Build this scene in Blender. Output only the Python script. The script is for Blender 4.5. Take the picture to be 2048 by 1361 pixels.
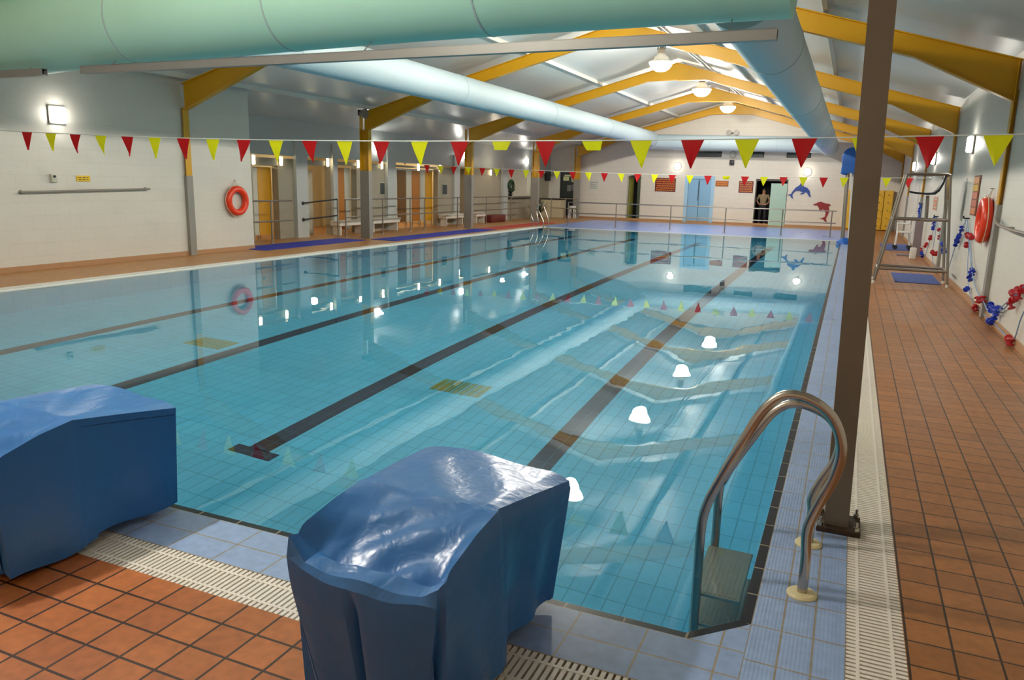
import bpy, bmesh, math, random
from mathutils import Vector, Matrix
random.seed(7)
PI = math.pi
sc = bpy.context.scene
for o in list(bpy.data.objects):
    bpy.data.objects.remove(o, do_unlink=True)
C = sc.collection

# ------------------------------------------------------------------ camera, world, exposure
cam_d = bpy.data.cameras.new('camera')
cam = bpy.data.objects.new('camera', cam_d)
C.objects.link(cam)
sc.camera = cam
cam_d.sensor_fit = 'HORIZONTAL'
cam_d.sensor_width = 36.0
cam_d.lens = 36.0 * 1523.16 / 2048
cam_d.clip_start = 0.05
cam_d.clip_end = 200
CAM_YAW, CAM_PITCH, CAM_ROLL = math.radians(23.487), math.radians(-11.703), math.radians(1.3526)
base = Matrix(((1, 0, 0), (0, 0, -1), (0, 1, 0)))
rot = Matrix.Rotation(CAM_YAW, 3, 'Z') @ Matrix.Rotation(CAM_PITCH, 3, 'X') @ base @ Matrix.Rotation(CAM_ROLL, 3, 'Z')
cam.matrix_world = Matrix.Translation((0, 0, 1.64)) @ rot.to_4x4()

world = bpy.data.worlds.new('world')
sc.world = world
world.use_nodes = True
world.node_tree.nodes['Background'].inputs[0].default_value = (0.35, 0.4, 0.45, 1)
world.node_tree.nodes['Background'].inputs[1].default_value = 0.05
sc.view_settings.view_transform = 'Standard'
sc.view_settings.look = 'None'
sc.view_settings.gamma = 1
sc.view_settings.use_curve_mapping = False
sc.view_settings.exposure = 1.15
cy = sc.cycles
cy.max_bounces = 8
cy.diffuse_bounces = 4
cy.glossy_bounces = 4
cy.transmission_bounces = 6
cy.transparent_max_bounces = 6
cy.caustics_reflective = False
cy.caustics_refractive = True
cy.blur_glossy = 0.6
cy.sample_clamp_indirect = 6
cy.use_denoising = True
try:
    cy.denoiser = 'OPENIMAGEDENOISE'
except Exception:
    pass

LAMP_POWER = 470
LAMP_COL = (1.0, 0.93, 0.82)
LAMP_X = -4.75
LAMP_Z = 4.72
LAMP_Y = [2.3, 8.2, 14.1, 19.9, 25.6, 31.2]

# ------------------------------------------------------------------ materials
def lin(c):
    return tuple(((v / 12.92) if v <= 0.04045 else ((v + 0.055) / 1.055) ** 2.4) for v in [x / 255 for x in c])

MATS = {}
def mat(name, rgb, rough=0.5, metal=0.0, var=0.06, scale=6.0, bump=0.0, spec=0.5, coat=0.0):
    if name in MATS:
        return MATS[name]
    m = bpy.data.materials.new(name)
    m.use_nodes = True
    nt = m.node_tree
    b = nt.nodes['Principled BSDF']
    c = lin(rgb)
    n = nt.nodes.new('ShaderNodeTexNoise')
    tc = nt.nodes.new('ShaderNodeTexCoord')
    nt.links.new(tc.outputs['Object'], n.inputs['Vector'])
    n.inputs['Scale'].default_value = scale
    n.inputs['Detail'].default_value = 3
    mx = nt.nodes.new('ShaderNodeMix')
    mx.data_type = 'RGBA'
    nt.links.new(n.outputs['Fac'], mx.inputs[0])
    mx.inputs[6].default_value = (*[max(0, v * (1 - var)) for v in c], 1)
    mx.inputs[7].default_value = (*[min(1, v * (1 + var)) for v in c], 1)
    nt.links.new(mx.outputs[2], b.inputs['Base Color'])
    b.inputs['Roughness'].default_value = rough
    b.inputs['Metallic'].default_value = metal
    b.inputs['Specular IOR Level'].default_value = spec
    b.inputs['Coat Weight'].default_value = coat
    if bump:
        bp = nt.nodes.new('ShaderNodeBump')
        bp.inputs['Strength'].default_value = bump
        bp.inputs['Distance'].default_value = 0.01
        nt.links.new(n.outputs['Fac'], bp.inputs['Height'])
        nt.links.new(bp.outputs['Normal'], b.inputs['Normal'])
    MATS[name] = m
    return m

def emat(name, rgb, strength):
    if name in MATS:
        return MATS[name]
    m = bpy.data.materials.new(name)
    m.use_nodes = True
    nt = m.node_tree
    b = nt.nodes['Principled BSDF']
    b.inputs['Base Color'].default_value = (0.8, 0.8, 0.8, 1)
    b.inputs['Emission Color'].default_value = (*lin(rgb), 1)
    b.inputs['Emission Strength'].default_value = strength
    MATS[name] = m
    return m

def tile_mat(name, col_a, col_b, grout, w, h, gw, ox=0.0, oy=0.0, axes='XY', rough=0.4, stagger=0.0,
             blotch=0.12, blotch_scale=0.8, bumpd=0.002, spec=0.5, rib=0.0, fine=0.10):
    m = bpy.data.materials.new(name)
    m.use_nodes = True
    nt = m.node_tree
    L = nt.links.new
    b = nt.nodes['Principled BSDF']
    tc = nt.nodes.new('ShaderNodeTexCoord')
    sep = nt.nodes.new('ShaderNodeSeparateXYZ')
    L(tc.outputs['Object'], sep.inputs[0])
    cmb = nt.nodes.new('ShaderNodeCombineXYZ')
    idx = {'X': 0, 'Y': 1, 'Z': 2}
    for k, (a, off) in enumerate(((axes[0], ox), (axes[1], oy))):
        ad = nt.nodes.new('ShaderNodeMath')
        ad.operation = 'SUBTRACT'
        L(sep.outputs[idx[a]], ad.inputs[0])
        ad.inputs[1].default_value = off
        L(ad.outputs[0], cmb.inputs[k])
    br = nt.nodes.new('ShaderNodeTexBrick')
    L(cmb.outputs[0], br.inputs['Vector'])
    br.offset = stagger
    br.inputs['Scale'].default_value = 1.0
    br.inputs['Brick Width'].default_value = w
    br.inputs['Row Height'].default_value = h
    br.inputs['Mortar Size'].default_value = gw
    br.inputs['Mortar Smooth'].default_value = 0.1
    br.inputs['Color1'].default_value = (*lin(col_a), 1)
    br.inputs['Color2'].default_value = (*lin(col_b), 1)
    br.inputs['Mortar'].default_value = (*lin(grout), 1)
    n = nt.nodes.new('ShaderNodeTexNoise')
    L(tc.outputs['Object'], n.inputs['Vector'])
    n.inputs['Scale'].default_value = blotch_scale
    n.inputs['Detail'].default_value = 5
    n2 = nt.nodes.new('ShaderNodeTexNoise')
    L(tc.outputs['Object'], n2.inputs['Vector'])
    n2.inputs['Scale'].default_value = 22
    n2.inputs['Detail'].default_value = 4
    def mulc(src, fac, amt):
        mr = nt.nodes.new('ShaderNodeMapRange')
        L(fac, mr.inputs[0])
        mr.inputs[1].default_value = 0.3
        mr.inputs[2].default_value = 0.7
        mr.inputs[3].default_value = 1 - amt
        mr.inputs[4].default_value = 1 + amt
        mm = nt.nodes.new('ShaderNodeVectorMath')
        mm.operation = 'SCALE'
        L(src, mm.inputs[0])
        L(mr.outputs[0], mm.inputs['Scale'])
        return mm.outputs[0]
    c = mulc(br.outputs['Color'], n.outputs['Fac'], blotch)
    c = mulc(c, n2.outputs['Fac'], fine)
    L(c, b.inputs['Base Color'])
    rr = nt.nodes.new('ShaderNodeMapRange')
    L(n.outputs['Fac'], rr.inputs[0])
    rr.inputs[3].default_value = rough * 0.75
    rr.inputs[4].default_value = rough * 1.25
    L(rr.outputs[0], b.inputs['Roughness'])
    b.inputs['Specular IOR Level'].default_value = spec
    inv = nt.nodes.new('ShaderNodeMath')
    inv.operation = 'MULTIPLY_ADD'
    L(br.outputs['Fac'], inv.inputs[0])
    inv.inputs[1].default_value = -1
    inv.inputs[2].default_value = 1
    hgt = inv.outputs[0]
    if rib:
        wv = nt.nodes.new('ShaderNodeTexWave')
        wv.bands_direction = 'X'
        L(tc.outputs['Object'], wv.inputs['Vector'])
        wv.inputs['Scale'].default_value = rib
        ad = nt.nodes.new('ShaderNodeMath')
        ad.operation = 'MULTIPLY_ADD'
        L(wv.outputs['Fac'], ad.inputs[0])
        ad.inputs[1].default_value = 0.5
        L(hgt, ad.inputs[2])
        hgt = ad.outputs[0]
    bp = nt.nodes.new('ShaderNodeBump')
    bp.inputs['Strength'].default_value = 0.7
    bp.inputs['Distance'].default_value = bumpd
    L(hgt, bp.inputs['Height'])
    L(bp.outputs['Normal'], b.inputs['Normal'])
    return m

# near end brown quarry tiles and far/right deck tiles: one clay, one grout
M_NEAR = tile_mat('clay_tiles_near', (184, 108, 54), (168, 95, 46), (56, 33, 22), 0.1655, 0.1525, 0.0055, -2.655, 1.93 - 0.1525 * 20, rough=0.42, blotch=0.16, blotch_scale=1.6, fine=0.16)
M_RIGHT = tile_mat('clay_tiles_right', (174, 114, 62), (156, 100, 52), (62, 40, 26), 0.1525, 0.165, 0.0045, 0.352, 3.116, rough=0.42, blotch=0.14, blotch_scale=1.1, fine=0.14)
M_CLAY = tile_mat('clay_tiles_left', (186, 134, 80), (176, 124, 72), (110, 78, 50), 0.1525, 0.165, 0.004, 0.352, 3.116, rough=0.42)
M_BLUE_R = tile_mat('blue_edge_tiles', (152, 176, 216), (142, 166, 208), (150, 140, 126), 0.112, 0.24, 0.004, -0.19, 2.563, rough=0.3, rib=22, bumpd=0.0012, blotch=0.06)
M_BLUE_N = tile_mat('blue_end_tiles', (152, 176, 216), (142, 166, 208), (160, 146, 126), 0.265, 0.16, 0.004, -2.66, 2.28, rough=0.3, blotch=0.06)
M_BLUE_F = tile_mat('blue_far_tiles', (128, 152, 214), (120, 146, 208), (132, 140, 170), 0.25, 0.25, 0.004, 0, 27.6, rough=0.3, blotch=0.05)
M_BLACK = tile_mat('black_edge_tiles_long', (14, 18, 30), (18, 22, 36), (150, 140, 122), 10.0, 0.24, 0.005, -14, 2.563, rough=0.25, blotch=0.05)
M_BLACK_N = tile_mat('black_edge_tiles_end', (14, 18, 30), (18, 22, 36), (150, 140, 122), 0.24, 10.0, 0.005, -0.4, -3, rough=0.25, blotch=0.05)
M_POOL = tile_mat('turquoise_pool_tiles', (92, 200, 236), (86, 194, 232), (62, 162, 198), 0.125, 0.25, 0.0045, 0, 0.1, rough=0.5, blotch=0.07, blotch_scale=0.7, fine=0.05)
M_POOLWX = tile_mat('turquoise_wall_tiles_side', (92, 200, 236), (86, 194, 232), (66, 166, 200), 0.25, 0.125, 0.004, 0, 0, axes='YZ', rough=0.5, blotch=0.07)
M_POOLWY = tile_mat('turquoise_wall_tiles_end', (92, 200, 236), (86, 194, 232), (66, 166, 200), 0.25, 0.125, 0.004, 0, 0, axes='XZ', rough=0.5, blotch=0.07)
M_LANE = tile_mat('dark_lane_tiles', (18, 26, 52), (22, 30, 58), (50, 84, 104), 0.125, 0.25, 0.004, 0, 0.1, rough=0.5)
M_OCHRE = tile_mat('ochre_outlet_tiles', (120, 140, 70), (124, 144, 74), (70, 100, 70), 0.04, 0.25, 0.004, 0, 0.1, rough=0.6)
M_SKIRT = mat('clay_skirting', (176, 134, 96), 0.45, var=0.08)
M_WHITE_WALL = mat('painted_white_wall', (214, 210, 200), 0.55, var=0.03, scale=0.8, bump=0.05)
M_WALLG = tile_mat('painted_block_wall', (212, 208, 198), (210, 206, 196), (206, 202, 192), 0.45, 0.225, 0.004, 0, 0, axes='YZ', rough=0.5, stagger=0.5, blotch=0.03, fine=0.015, bumpd=0.001)
M_FARWALL = tile_mat('painted_block_far_wall', (222, 216, 204), (220, 214, 202), (208, 203, 192), 0.45, 0.225, 0.004, 0, 0, axes='XZ', rough=0.5, stagger=0.5, blotch=0.03, fine=0.015, bumpd=0.001)
M_CREAM = mat('cream_wall', (206, 194, 160), 0.5, var=0.04)
M_BEIGE = mat('beige_grey_wall', (160, 152, 132), 0.5, var=0.04)
M_PIER = mat('pale_grey_pier', (186, 190, 186), 0.5, var=0.05, scale=3)
M_ROOF = mat('glossy_white_roof_sheet', (204, 210, 208), 0.3, var=0.05, scale=0.7, bump=0.03)
M_PURLIN = mat('white_purlin', (206, 206, 198), 0.5)
M_YEL = mat('yellow_painted_steel', (212, 158, 10), 0.38, var=0.06, scale=2)
M_GREYST = mat('grey_steel_wrap', (146, 143, 136), 0.4, 0.15, var=0.08, scale=3)
M_POST = mat('brushed_steel_post', (120, 108, 92), 0.38, 0.35, var=0.16, scale=4)
M_STEEL = mat('stainless_steel', (190, 182, 172), 0.22, 1.0, var=0.05)
M_RAILST = mat('dull_rail_steel', (150, 142, 132), 0.35, 0.8, var=0.05)
M_ALU = mat('grey_aluminium', (150, 150, 146), 0.45, 0.4)
M_DUCT = mat('pale_blue_duct_fabric', (184, 202, 208), 0.62, var=0.03, scale=2, bump=0.25)
M_DUCTN = mat('mint_duct_fabric', (178, 226, 206), 0.5, var=0.05, scale=1.5, bump=0.25)
M_SEAM = mat('duct_seam_band', (170, 190, 192), 0.6)
M_GRATE = mat('ivory_grating', (240, 232, 220), 0.45, var=0.05)
M_GRATED = mat('dark_channel', (104, 92, 76), 0.7)
def cloth_mat(name, rgb):
    m = bpy.data.materials.new(name)
    m.use_nodes = True
    nt = m.node_tree
    b = nt.nodes['Principled BSDF']
    out = [n for n in nt.nodes if n.type == 'OUTPUT_MATERIAL'][0]
    b.inputs['Base Color'].default_value = (*lin(rgb), 1)
    b.inputs['Roughness'].default_value = 0.6
    tr = nt.nodes.new('ShaderNodeBsdfTranslucent')
    tr.inputs['Color'].default_value = (*lin(rgb), 1)
    mx = nt.nodes.new('ShaderNodeMixShader')
    mx.inputs[0].default_value = 0.45
    nt.links.new(b.outputs[0], mx.inputs[1])
    nt.links.new(tr.outputs[0], mx.inputs[2])
    nt.links.new(mx.outputs[0], out.inputs['Surface'])
    MATS[name] = m
    return m
M_RED = cloth_mat('red_pennant', (214, 30, 36))
M_YFLAG = cloth_mat('yellow_pennant', (240, 240, 34))
M_CORD = mat('white_cord', (222, 222, 216), 0.6)
M_RING = mat('orange_lifebuoy_shell', (232, 62, 24), 0.3, var=0.05)
M_ROPEW = mat('grab_rope', (214, 200, 170), 0.7)
M_BLUEM = mat('blue_mat', (36, 50, 168), 0.75, bump=0.3, scale=60)
M_BLUEG = mat('slate_blue_mat', (72, 92, 158), 0.75, bump=0.3, scale=60)
M_REDM = mat('red_mat', (186, 60, 44), 0.75, bump=0.3, scale=60)
M_RFLOAT = mat('red_float', (176, 24, 36), 0.4)
M_BFLOAT = mat('blue_float', (22, 54, 178), 0.4)
M_NAVY = mat('navy_seat_plastic', (34, 44, 56), 0.45)
M_DARK = mat('dark_plastic', (30, 32, 34), 0.5)
M_VENT = mat('dark_vent_glass', (44, 56, 56), 0.35)
M_WHITEP = mat('white_plastic', (226, 226, 220), 0.4)
M_HOIST = mat('blue_hoist_hood', (18, 92, 180), 0.45)
M_SIGNR = mat('red_brown_board', (128, 28, 10), 0.45)
M_GOLD = mat('gold_lettering', (226, 158, 60), 0.5)
M_SIGNO = mat('orange_brown_board', (176, 92, 24), 0.45)
M_SIGNY = mat('yellow_notice', (224, 184, 20), 0.5)
M_PINK = mat('pink_orange_notice', (206, 128, 96), 0.5)
M_PAPER = mat('paper', (214, 214, 204), 0.7)
M_BLUED = mat('light_blue_door', (132, 178, 212), 0.4, var=0.05)
M_BLUEF = mat('paler_blue_frame', (160, 200, 226), 0.4)
M_GREEND = mat('pale_green_door', (168, 200, 186), 0.45)
M_YDOOR = mat('yellow_door', (206, 148, 26), 0.4)
M_ODOOR = mat('orange_door', (176, 108, 14), 0.4)
M_BDOOR = mat('brown_door', (116, 78, 16), 0.4)
M_PALEP = mat('pale_partition', (196, 194, 176), 0.4)
M_LOCK = mat('yellow_locker', (226, 178, 40), 0.4)
M_DOLB = mat('blue_dolphin_board', (16, 60, 146), 0.45)
M_DOLR = mat('red_dolphin_board', (140, 12, 22), 0.45)
M_LEAF = mat('plant_leaf', (34, 62, 34), 0.5)
M_KHAKI = mat('khaki_shirt', (140, 122, 92), 0.8)
M_TROUS = mat('dark_trousers', (34, 32, 36), 0.8)
M_SKIN = mat('skin', (168, 120, 92), 0.55)
M_HAIR = mat('dark_hair', (30, 24, 20), 0.6)
M_BENCH = mat('white_bench', (224, 222, 212), 0.4)
M_RANGE = emat('lamp_glow', (255, 250, 236), 9.0)
M_WLIGHT = emat('wall_light_glow', (255, 250, 240), 7.0)
M_WARM = emat('warm_light_glow', (255, 232, 180), 6.0)

def cover_mat():
    m = mat('blue_vinyl_cover', (56, 118, 186), 0.3, var=0.05, scale=3, spec=0.5)
    nt = m.node_tree
    b = nt.nodes['Principled BSDF']
    tc = nt.nodes.new('ShaderNodeTexCoord')
    n1 = nt.nodes.new('ShaderNodeTexNoise'); n1.inputs['Scale'].default_value = 9; n1.inputs['Detail'].default_value = 3
    n1.inputs['Distortion'].default_value = 0.8
    n2 = nt.nodes.new('ShaderNodeTexNoise'); n2.inputs['Scale'].default_value = 45; n2.inputs['Detail'].default_value = 1
    nt.links.new(tc.outputs['Object'], n1.inputs['Vector'])
    nt.links.new(tc.outputs['Object'], n2.inputs['Vector'])
    b1 = nt.nodes.new('ShaderNodeBump'); b1.inputs['Strength'].default_value = 0.3; b1.inputs['Distance'].default_value = 0.02
    b2 = nt.nodes.new('ShaderNodeBump'); b2.inputs['Strength'].default_value = 0.15; b2.inputs['Distance'].default_value = 0.006
    nt.links.new(n1.outputs['Fac'], b1.inputs['Height'])
    nt.links.new(n2.outputs['Fac'], b2.inputs['Height'])
    nt.links.new(b1.outputs['Normal'], b2.inputs['Normal'])
    nt.links.new(b2.outputs['Normal'], b.inputs['Normal'])
    return m
M_COVER = cover_mat()

def water_mat():
    m = bpy.data.materials.new('pool_water')
    m.use_nodes = True
    nt = m.node_tree
    for n in list(nt.nodes):
        if n.type == 'BSDF_PRINCIPLED':
            nt.nodes.remove(n)
    out = [n for n in nt.nodes if n.type == 'OUTPUT_MATERIAL'][0]
    g = nt.nodes.new('ShaderNodeBsdfGlass')
    g.inputs['Color'].default_value = (0.93, 0.99, 1.0, 1)
    g.inputs['Roughness'].default_value = 0.0
    g.inputs['IOR'].default_value = 1.333
    tc = nt.nodes.new('ShaderNodeTexCoord')
    mp = nt.nodes.new('ShaderNodeMapping')
    mp.inputs['Scale'].default_value = (1.0, 0.7, 1.0)
    nt.links.new(tc.outputs['Object'], mp.inputs['Vector'])
    n1 = nt.nodes.new('ShaderNodeTexNoise')
    n1.inputs['Scale'].default_value = 1.6
    n1.inputs['Detail'].default_value = 2.0
    nt.links.new(mp.outputs['Vector'], n1.inputs['Vector'])
    b1 = nt.nodes.new('ShaderNodeBump')
    b1.inputs['Strength'].default_value = 1.0
    b1.inputs['Distance'].default_value = 0.0016
    nt.links.new(n1.outputs['Fac'], b1.inputs['Height'])
    nt.links.new(b1.outputs['Normal'], g.inputs['Normal'])
    nt.links.new(g.outputs[0], out.inputs['Surface'])
    return m
M_WATER = water_mat()

# ------------------------------------------------------------------ mesh helpers
class B:
    """collects shapes in one bmesh"""
    def __init__(s):
        s.bm = bmesh.new()
    def face(s, pts):
        return s.bm.faces.new([s.bm.verts.new(p) for p in pts])
    def box(s, x0, x1, y0, y1, z0, z1, bottom=True, rz=0.0, bevel=0.0):
        r = bmesh.ops.create_cube(s.bm, size=1.0)
        M = Matrix.Translation(((x0 + x1) / 2, (y0 + y1) / 2, (z0 + z1) / 2)) @ Matrix.Rotation(rz, 4, 'Z') @ Matrix.Diagonal((abs(x1 - x0), abs(y1 - y0), abs(z1 - z0), 1))
        bmesh.ops.transform(s.bm, matrix=M, verts=r['verts'])
        if bevel:
            ed = list({e for v in r['verts'] for e in v.link_edges})
            bmesh.ops.bevel(s.bm, geom=ed, offset=bevel, segments=2, affect='EDGES', profile=0.5)
        return s
    def tube(s, pts, r, seg=10, closed=False, r2=None):
        pts = [Vector(p) for p in pts]
        n = len(pts)
        rings = []
        prev = None
        for i, p in enumerate(pts):
            a = pts[(i - 1) % n] if (closed or i > 0) else p
            b_ = pts[(i + 1) % n] if (closed or i < n - 1) else p
            t = (b_ - a).normalized()
            if prev is None:
                u = t.orthogonal().normalized()
            else:
                u = prev - t * prev.dot(t)
                u = u.normalized() if u.length > 1e-6 else t.orthogonal().normalized()
            prev = u
            w = t.cross(u)
            rr = r if r2 is None else r + (r2 - r) * i / (n - 1)
            rings.append([s.bm.verts.new(p + (u * math.cos(2 * PI * k / seg) + w * math.sin(2 * PI * k / seg)) * rr) for k in range(seg)])
        m = n if closed else n - 1
        for i in range(m):
            A, Bq = rings[i], rings[(i + 1) % n]
            for k in range(seg):
                s.bm.faces.new((A[k], A[(k + 1) % seg], Bq[(k + 1) % seg], Bq[k]))
        if not closed:
            s.bm.faces.new(list(reversed(rings[0])))
            s.bm.faces.new(rings[-1])
        return s
    def cyl(s, p, q, r, seg=16, r2=None):
        return s.tube([p, q], r, seg, r2=r2)
    def lathe(s, prof, seg=24, c=(0, 0, 0), axis='Z'):
        c = Vector(c)
        rings = []
        for r, h in prof:
            ring = []
            for k in range(seg):
                a = 2 * PI * k / seg
                if axis == 'Z':
                    v = Vector((r * math.cos(a), r * math.sin(a), h))
                elif axis == 'X':
                    v = Vector((h, r * math.cos(a), r * math.sin(a)))
                else:
                    v = Vector((r * math.sin(a), h, r * math.cos(a)))
                ring.append(s.bm.verts.new(c + v))
            rings.append(ring)
        for i in range(len(rings) - 1):
            for k in range(seg):
                s.bm.faces.new((rings[i][k], rings[i][(k + 1) % seg], rings[i + 1][(k + 1) % seg], rings[i + 1][k]))
        if prof[0][0] > 1e-4:
            s.bm.faces.new(list(reversed(rings[0])))
        if prof[-1][0] > 1e-4:
            s.bm.faces.new(rings[-1])
        return s
    def prism(s, outline, d0, d1, plane='XZ'):
        def P(u, v, d):
            return {'XZ': (u, d, v), 'YZ': (d, u, v), 'XY': (u, v, d)}[plane]
        A = [s.bm.verts.new(P(u, v, d0)) for u, v in outline]
        D = [s.bm.verts.new(P(u, v, d1)) for u, v in outline]
        n = len(outline)
        s.bm.faces.new(A)
        s.bm.faces.new(list(reversed(D)))
        for i in range(n):
            s.bm.faces.new((A[i], D[i], D[(i + 1) % n], A[(i + 1) % n]))
        return s
    def sphere(s, c, r, sx=1, sy=1, sz=1, seg=16):
        q = bmesh.ops.create_uvsphere(s.bm, u_segments=seg, v_segments=max(6, seg // 2), radius=r)
        bmesh.ops.transform(s.bm, matrix=Matrix.Translation(c) @ Matrix.Diagonal((sx, sy, sz, 1)), verts=q['verts'])
        return s
    def torus(s, c, R, r, axis='X', seg=40, rs=14, flat=1.0):
        c = Vector(c)
        pts = []
        for k in range(seg):
            a = 2 * PI * k / seg
            v = {'X': (0, R * math.cos(a), R * math.sin(a)), 'Y': (R * math.cos(a), 0, R * math.sin(a)), 'Z': (R * math.cos(a), R * math.sin(a), 0)}[axis]
            pts.append(c + Vector(v))
        return s.tube(pts, r, rs, closed=True)

def obj(name, b, m, parent=None, world_xyz=True, smooth=True, angle=35):
    me = bpy.data.meshes.new(name)
    bm = b.bm
    bmesh.ops.recalc_face_normals(bm, faces=bm.faces)
    if parent is not None and world_xyz:
        p = Vector(parent.location)
        q = parent.parent
        while q is not None:
            p += Vector(q.location)
            q = q.parent
        bmesh.ops.translate(bm, verts=bm.verts, vec=-p)
    bm.to_mesh(me)
    bm.free()
    if smooth:
        me.shade_smooth()
        me.set_sharp_from_angle(angle=math.radians(angle))
    me.materials.append(m)
    o = bpy.data.objects.new(name, me)
    C.objects.link(o)
    if parent is not None:
        o.parent = parent
    return o

def struct(name, b, m, parent=None, **k):
    o = obj(name, b, m, parent, **k)
    if parent is None:
        o['kind'] = 'structure'
    return o

def thing(name, label, cat, loc=(0, 0, 0), group=None, rz=0.0):
    o = bpy.data.objects.new(name, None)
    o.empty_display_size = 0.1
    C.objects.link(o)
    o.location = loc
    o.rotation_euler = (0, 0, rz)
    o['label'] = label
    o['category'] = cat
    if group:
        o['group'] = group
    return o

def tag(o, label, cat, group=None, kind=None):
    o['label'] = label
    o['category'] = cat
    if group:
        o['group'] = group
    if kind:
        o['kind'] = kind
    return o

def dup(root, loc, label, group=None, rz=None):
    r = root.copy()
    C.objects.link(r)
    r.location = loc
    if rz is not None:
        r.rotation_euler = (0, 0, rz)
    r['label'] = label
    if group:
        r['group'] = group
    for ch in list(root.children):
        c = ch.copy(); C.objects.link(c); c.parent = r
        for g in list(ch.children):
            d = g.copy(); C.objects.link(d); d.parent = c
    return r

# ------------------------------------------------------------------ dimensions (metres)
XR, XL = 1.80, -12.50            # side walls of the hall
XI = -14.0                       # wall behind the left aisle
YB, YF = -2.6, 36.4              # wall behind the camera, far wall
PX0, PX1, PY0, PY1 = -10.70, -0.19, 2.60, 27.60    # outer edge of the black edge tiles
WZ = -0.018                      # water level
ROOF_X, ROOF_Z = -5.3, 5.46
def roof_z(x):
    return ROOF_Z - 0.268 * (ROOF_X - x) if x < ROOF_X else ROOF_Z - 0.285 * (x - ROOF_X)

# ------------------------------------------------------------------ floor and pool
G0, G1 = 0.145, 0.345            # side grating channel
N0, N1 = 2.07, 2.28              # end grating channel
def flat(name, x0, x1, y0, y1, m, z=0.0):
    b = B(); b.box(x0, x1, y0, y1, z - 0.12, z)
    return struct(name, b, m, smooth=False)
flat('floor', -16.6, 0.0, YB, N0, M_NEAR)
flat('floor_right_of_pool', 0.0 + G1, XR, YB, YF, M_RIGHT)
flat('floor_camera_side', 0.0, G1, YB, N0, M_NEAR)
flat('floor_left_of_pool', -16.6, PX0 - 0.26, N0, YF, M_CLAY)
flat('floor_far_blue', PX0 - 0.26, G1, PY1, 34.6, M_BLUE_F)
flat('floor_far_strip', PX0 - 0.26, G1, 34.6, YF, M_CLAY)
flat('floor_side_blue', PX1, G0, N1, PY1, M_BLUE_R)
flat('floor_channel_side', G0, G1, N1, PY1, M_GRATED, -0.03)
flat('floor_channel_end', PX0 - 0.26, G1, N0, N1, M_GRATED, -0.03)
ch = 0.20
b = B()
outl = [(PX0, N1), (PX1, N1), (PX1, PY0 + ch), (PX1 - ch, PY0), (PX0, PY0)]
b.prism(outl, -0.12, 0.0, 'XY')
struct('floor_end_blue', b, M_BLUE_N, smooth=False)
flat('floor_left_kerb', PX0 - 0.26, PX0, N1, PY1, M_WHITEP, 0.004)

# black edge tiles around the water
ew = 0.042
def outline(i):
    return [(PX0 + i, PY0 + i), (PX1 - ch - i * 0.41, PY0 + i), (PX1 - i, PY0 + ch + i * 0.41), (PX1 - i, PY1 - i), (PX0 + i, PY1 - i)]
def ring_piece(name, a, bb, m, z=-0.004, zl=-0.12):
    o0, o1 = outline(0), outline(ew)
    q = B()
    P = [o0[a], o0[bb], o1[bb], o1[a]]
    q.prism(P, zl, z, 'XY')
    return struct(name, q, m, smooth=False)
ring_piece('trim_1', 0, 1, M_BLACK_N)
ring_piece('trim_2', 1, 2, M_BLACK_N)
ring_piece('trim_3', 2, 3, M_BLACK)
ring_piece('trim_4', 3, 4, M_WHITEP)
ring_piece('trim_5', 4, 0, M_WHITEP)

DEEP = -1.82
o1 = outline(ew)
b = B(); b.face([(x, y, DEEP) for x, y in o1])
pool = thing('pool_basin', 'turquoise tiled swimming pool basin with dark lane lines', 'swimming pool', (o1[0][0], o1[0][1], 0))
pool['kind'] = 'structure'
obj('pool_floor', b, M_POOL, pool, smooth=False)
for k in range(5):
    (xa, ya), (xb, yb) = o1[k], o1[(k + 1) % 5]
    q = B(); q.face([(xa, ya, DEEP), (xb, yb, DEEP), (xb, yb, -0.02), (xa, ya, -0.02)])
    obj('pool_wall', q, M_POOLWX if k in (2, 4) else M_POOLWY, pool, smooth=False)
for k, x in enumerate((-2.18, -4.43, -6.65, -8.75)):
    q = B()
    q.box(x - 0.105, x + 0.105, 4.80, 25.4, DEEP, DEEP + 0.004)
    q.box(x - 0.22, x + 0.22, 4.68, 4.82, DEEP, DEEP + 0.004)
    q.box(x - 0.22, x + 0.22, 25.38, 25.5, DEEP, DEEP + 0.004)
    obj('lane_line', q, M_LANE, pool, smooth=False)
for x in (-3.64, -7.16):
    q = B()
    for i in range(7):
        q.box(x - 0.29 + i * 0.085, x - 0.29 + i * 0.085 + 0.07, 6.85, 7.22, DEEP, DEEP + 0.006)
    obj('outlet_grille', q, M_OCHRE, pool, smooth=False)

b = B()
b.face([(x, y, WZ) for x, y in o1])
w = obj('pool_water', b, M_WATER, smooth=True)
tag(w, 'still clear turquoise water filling the swimming pool', 'water', kind='stuff')

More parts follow.
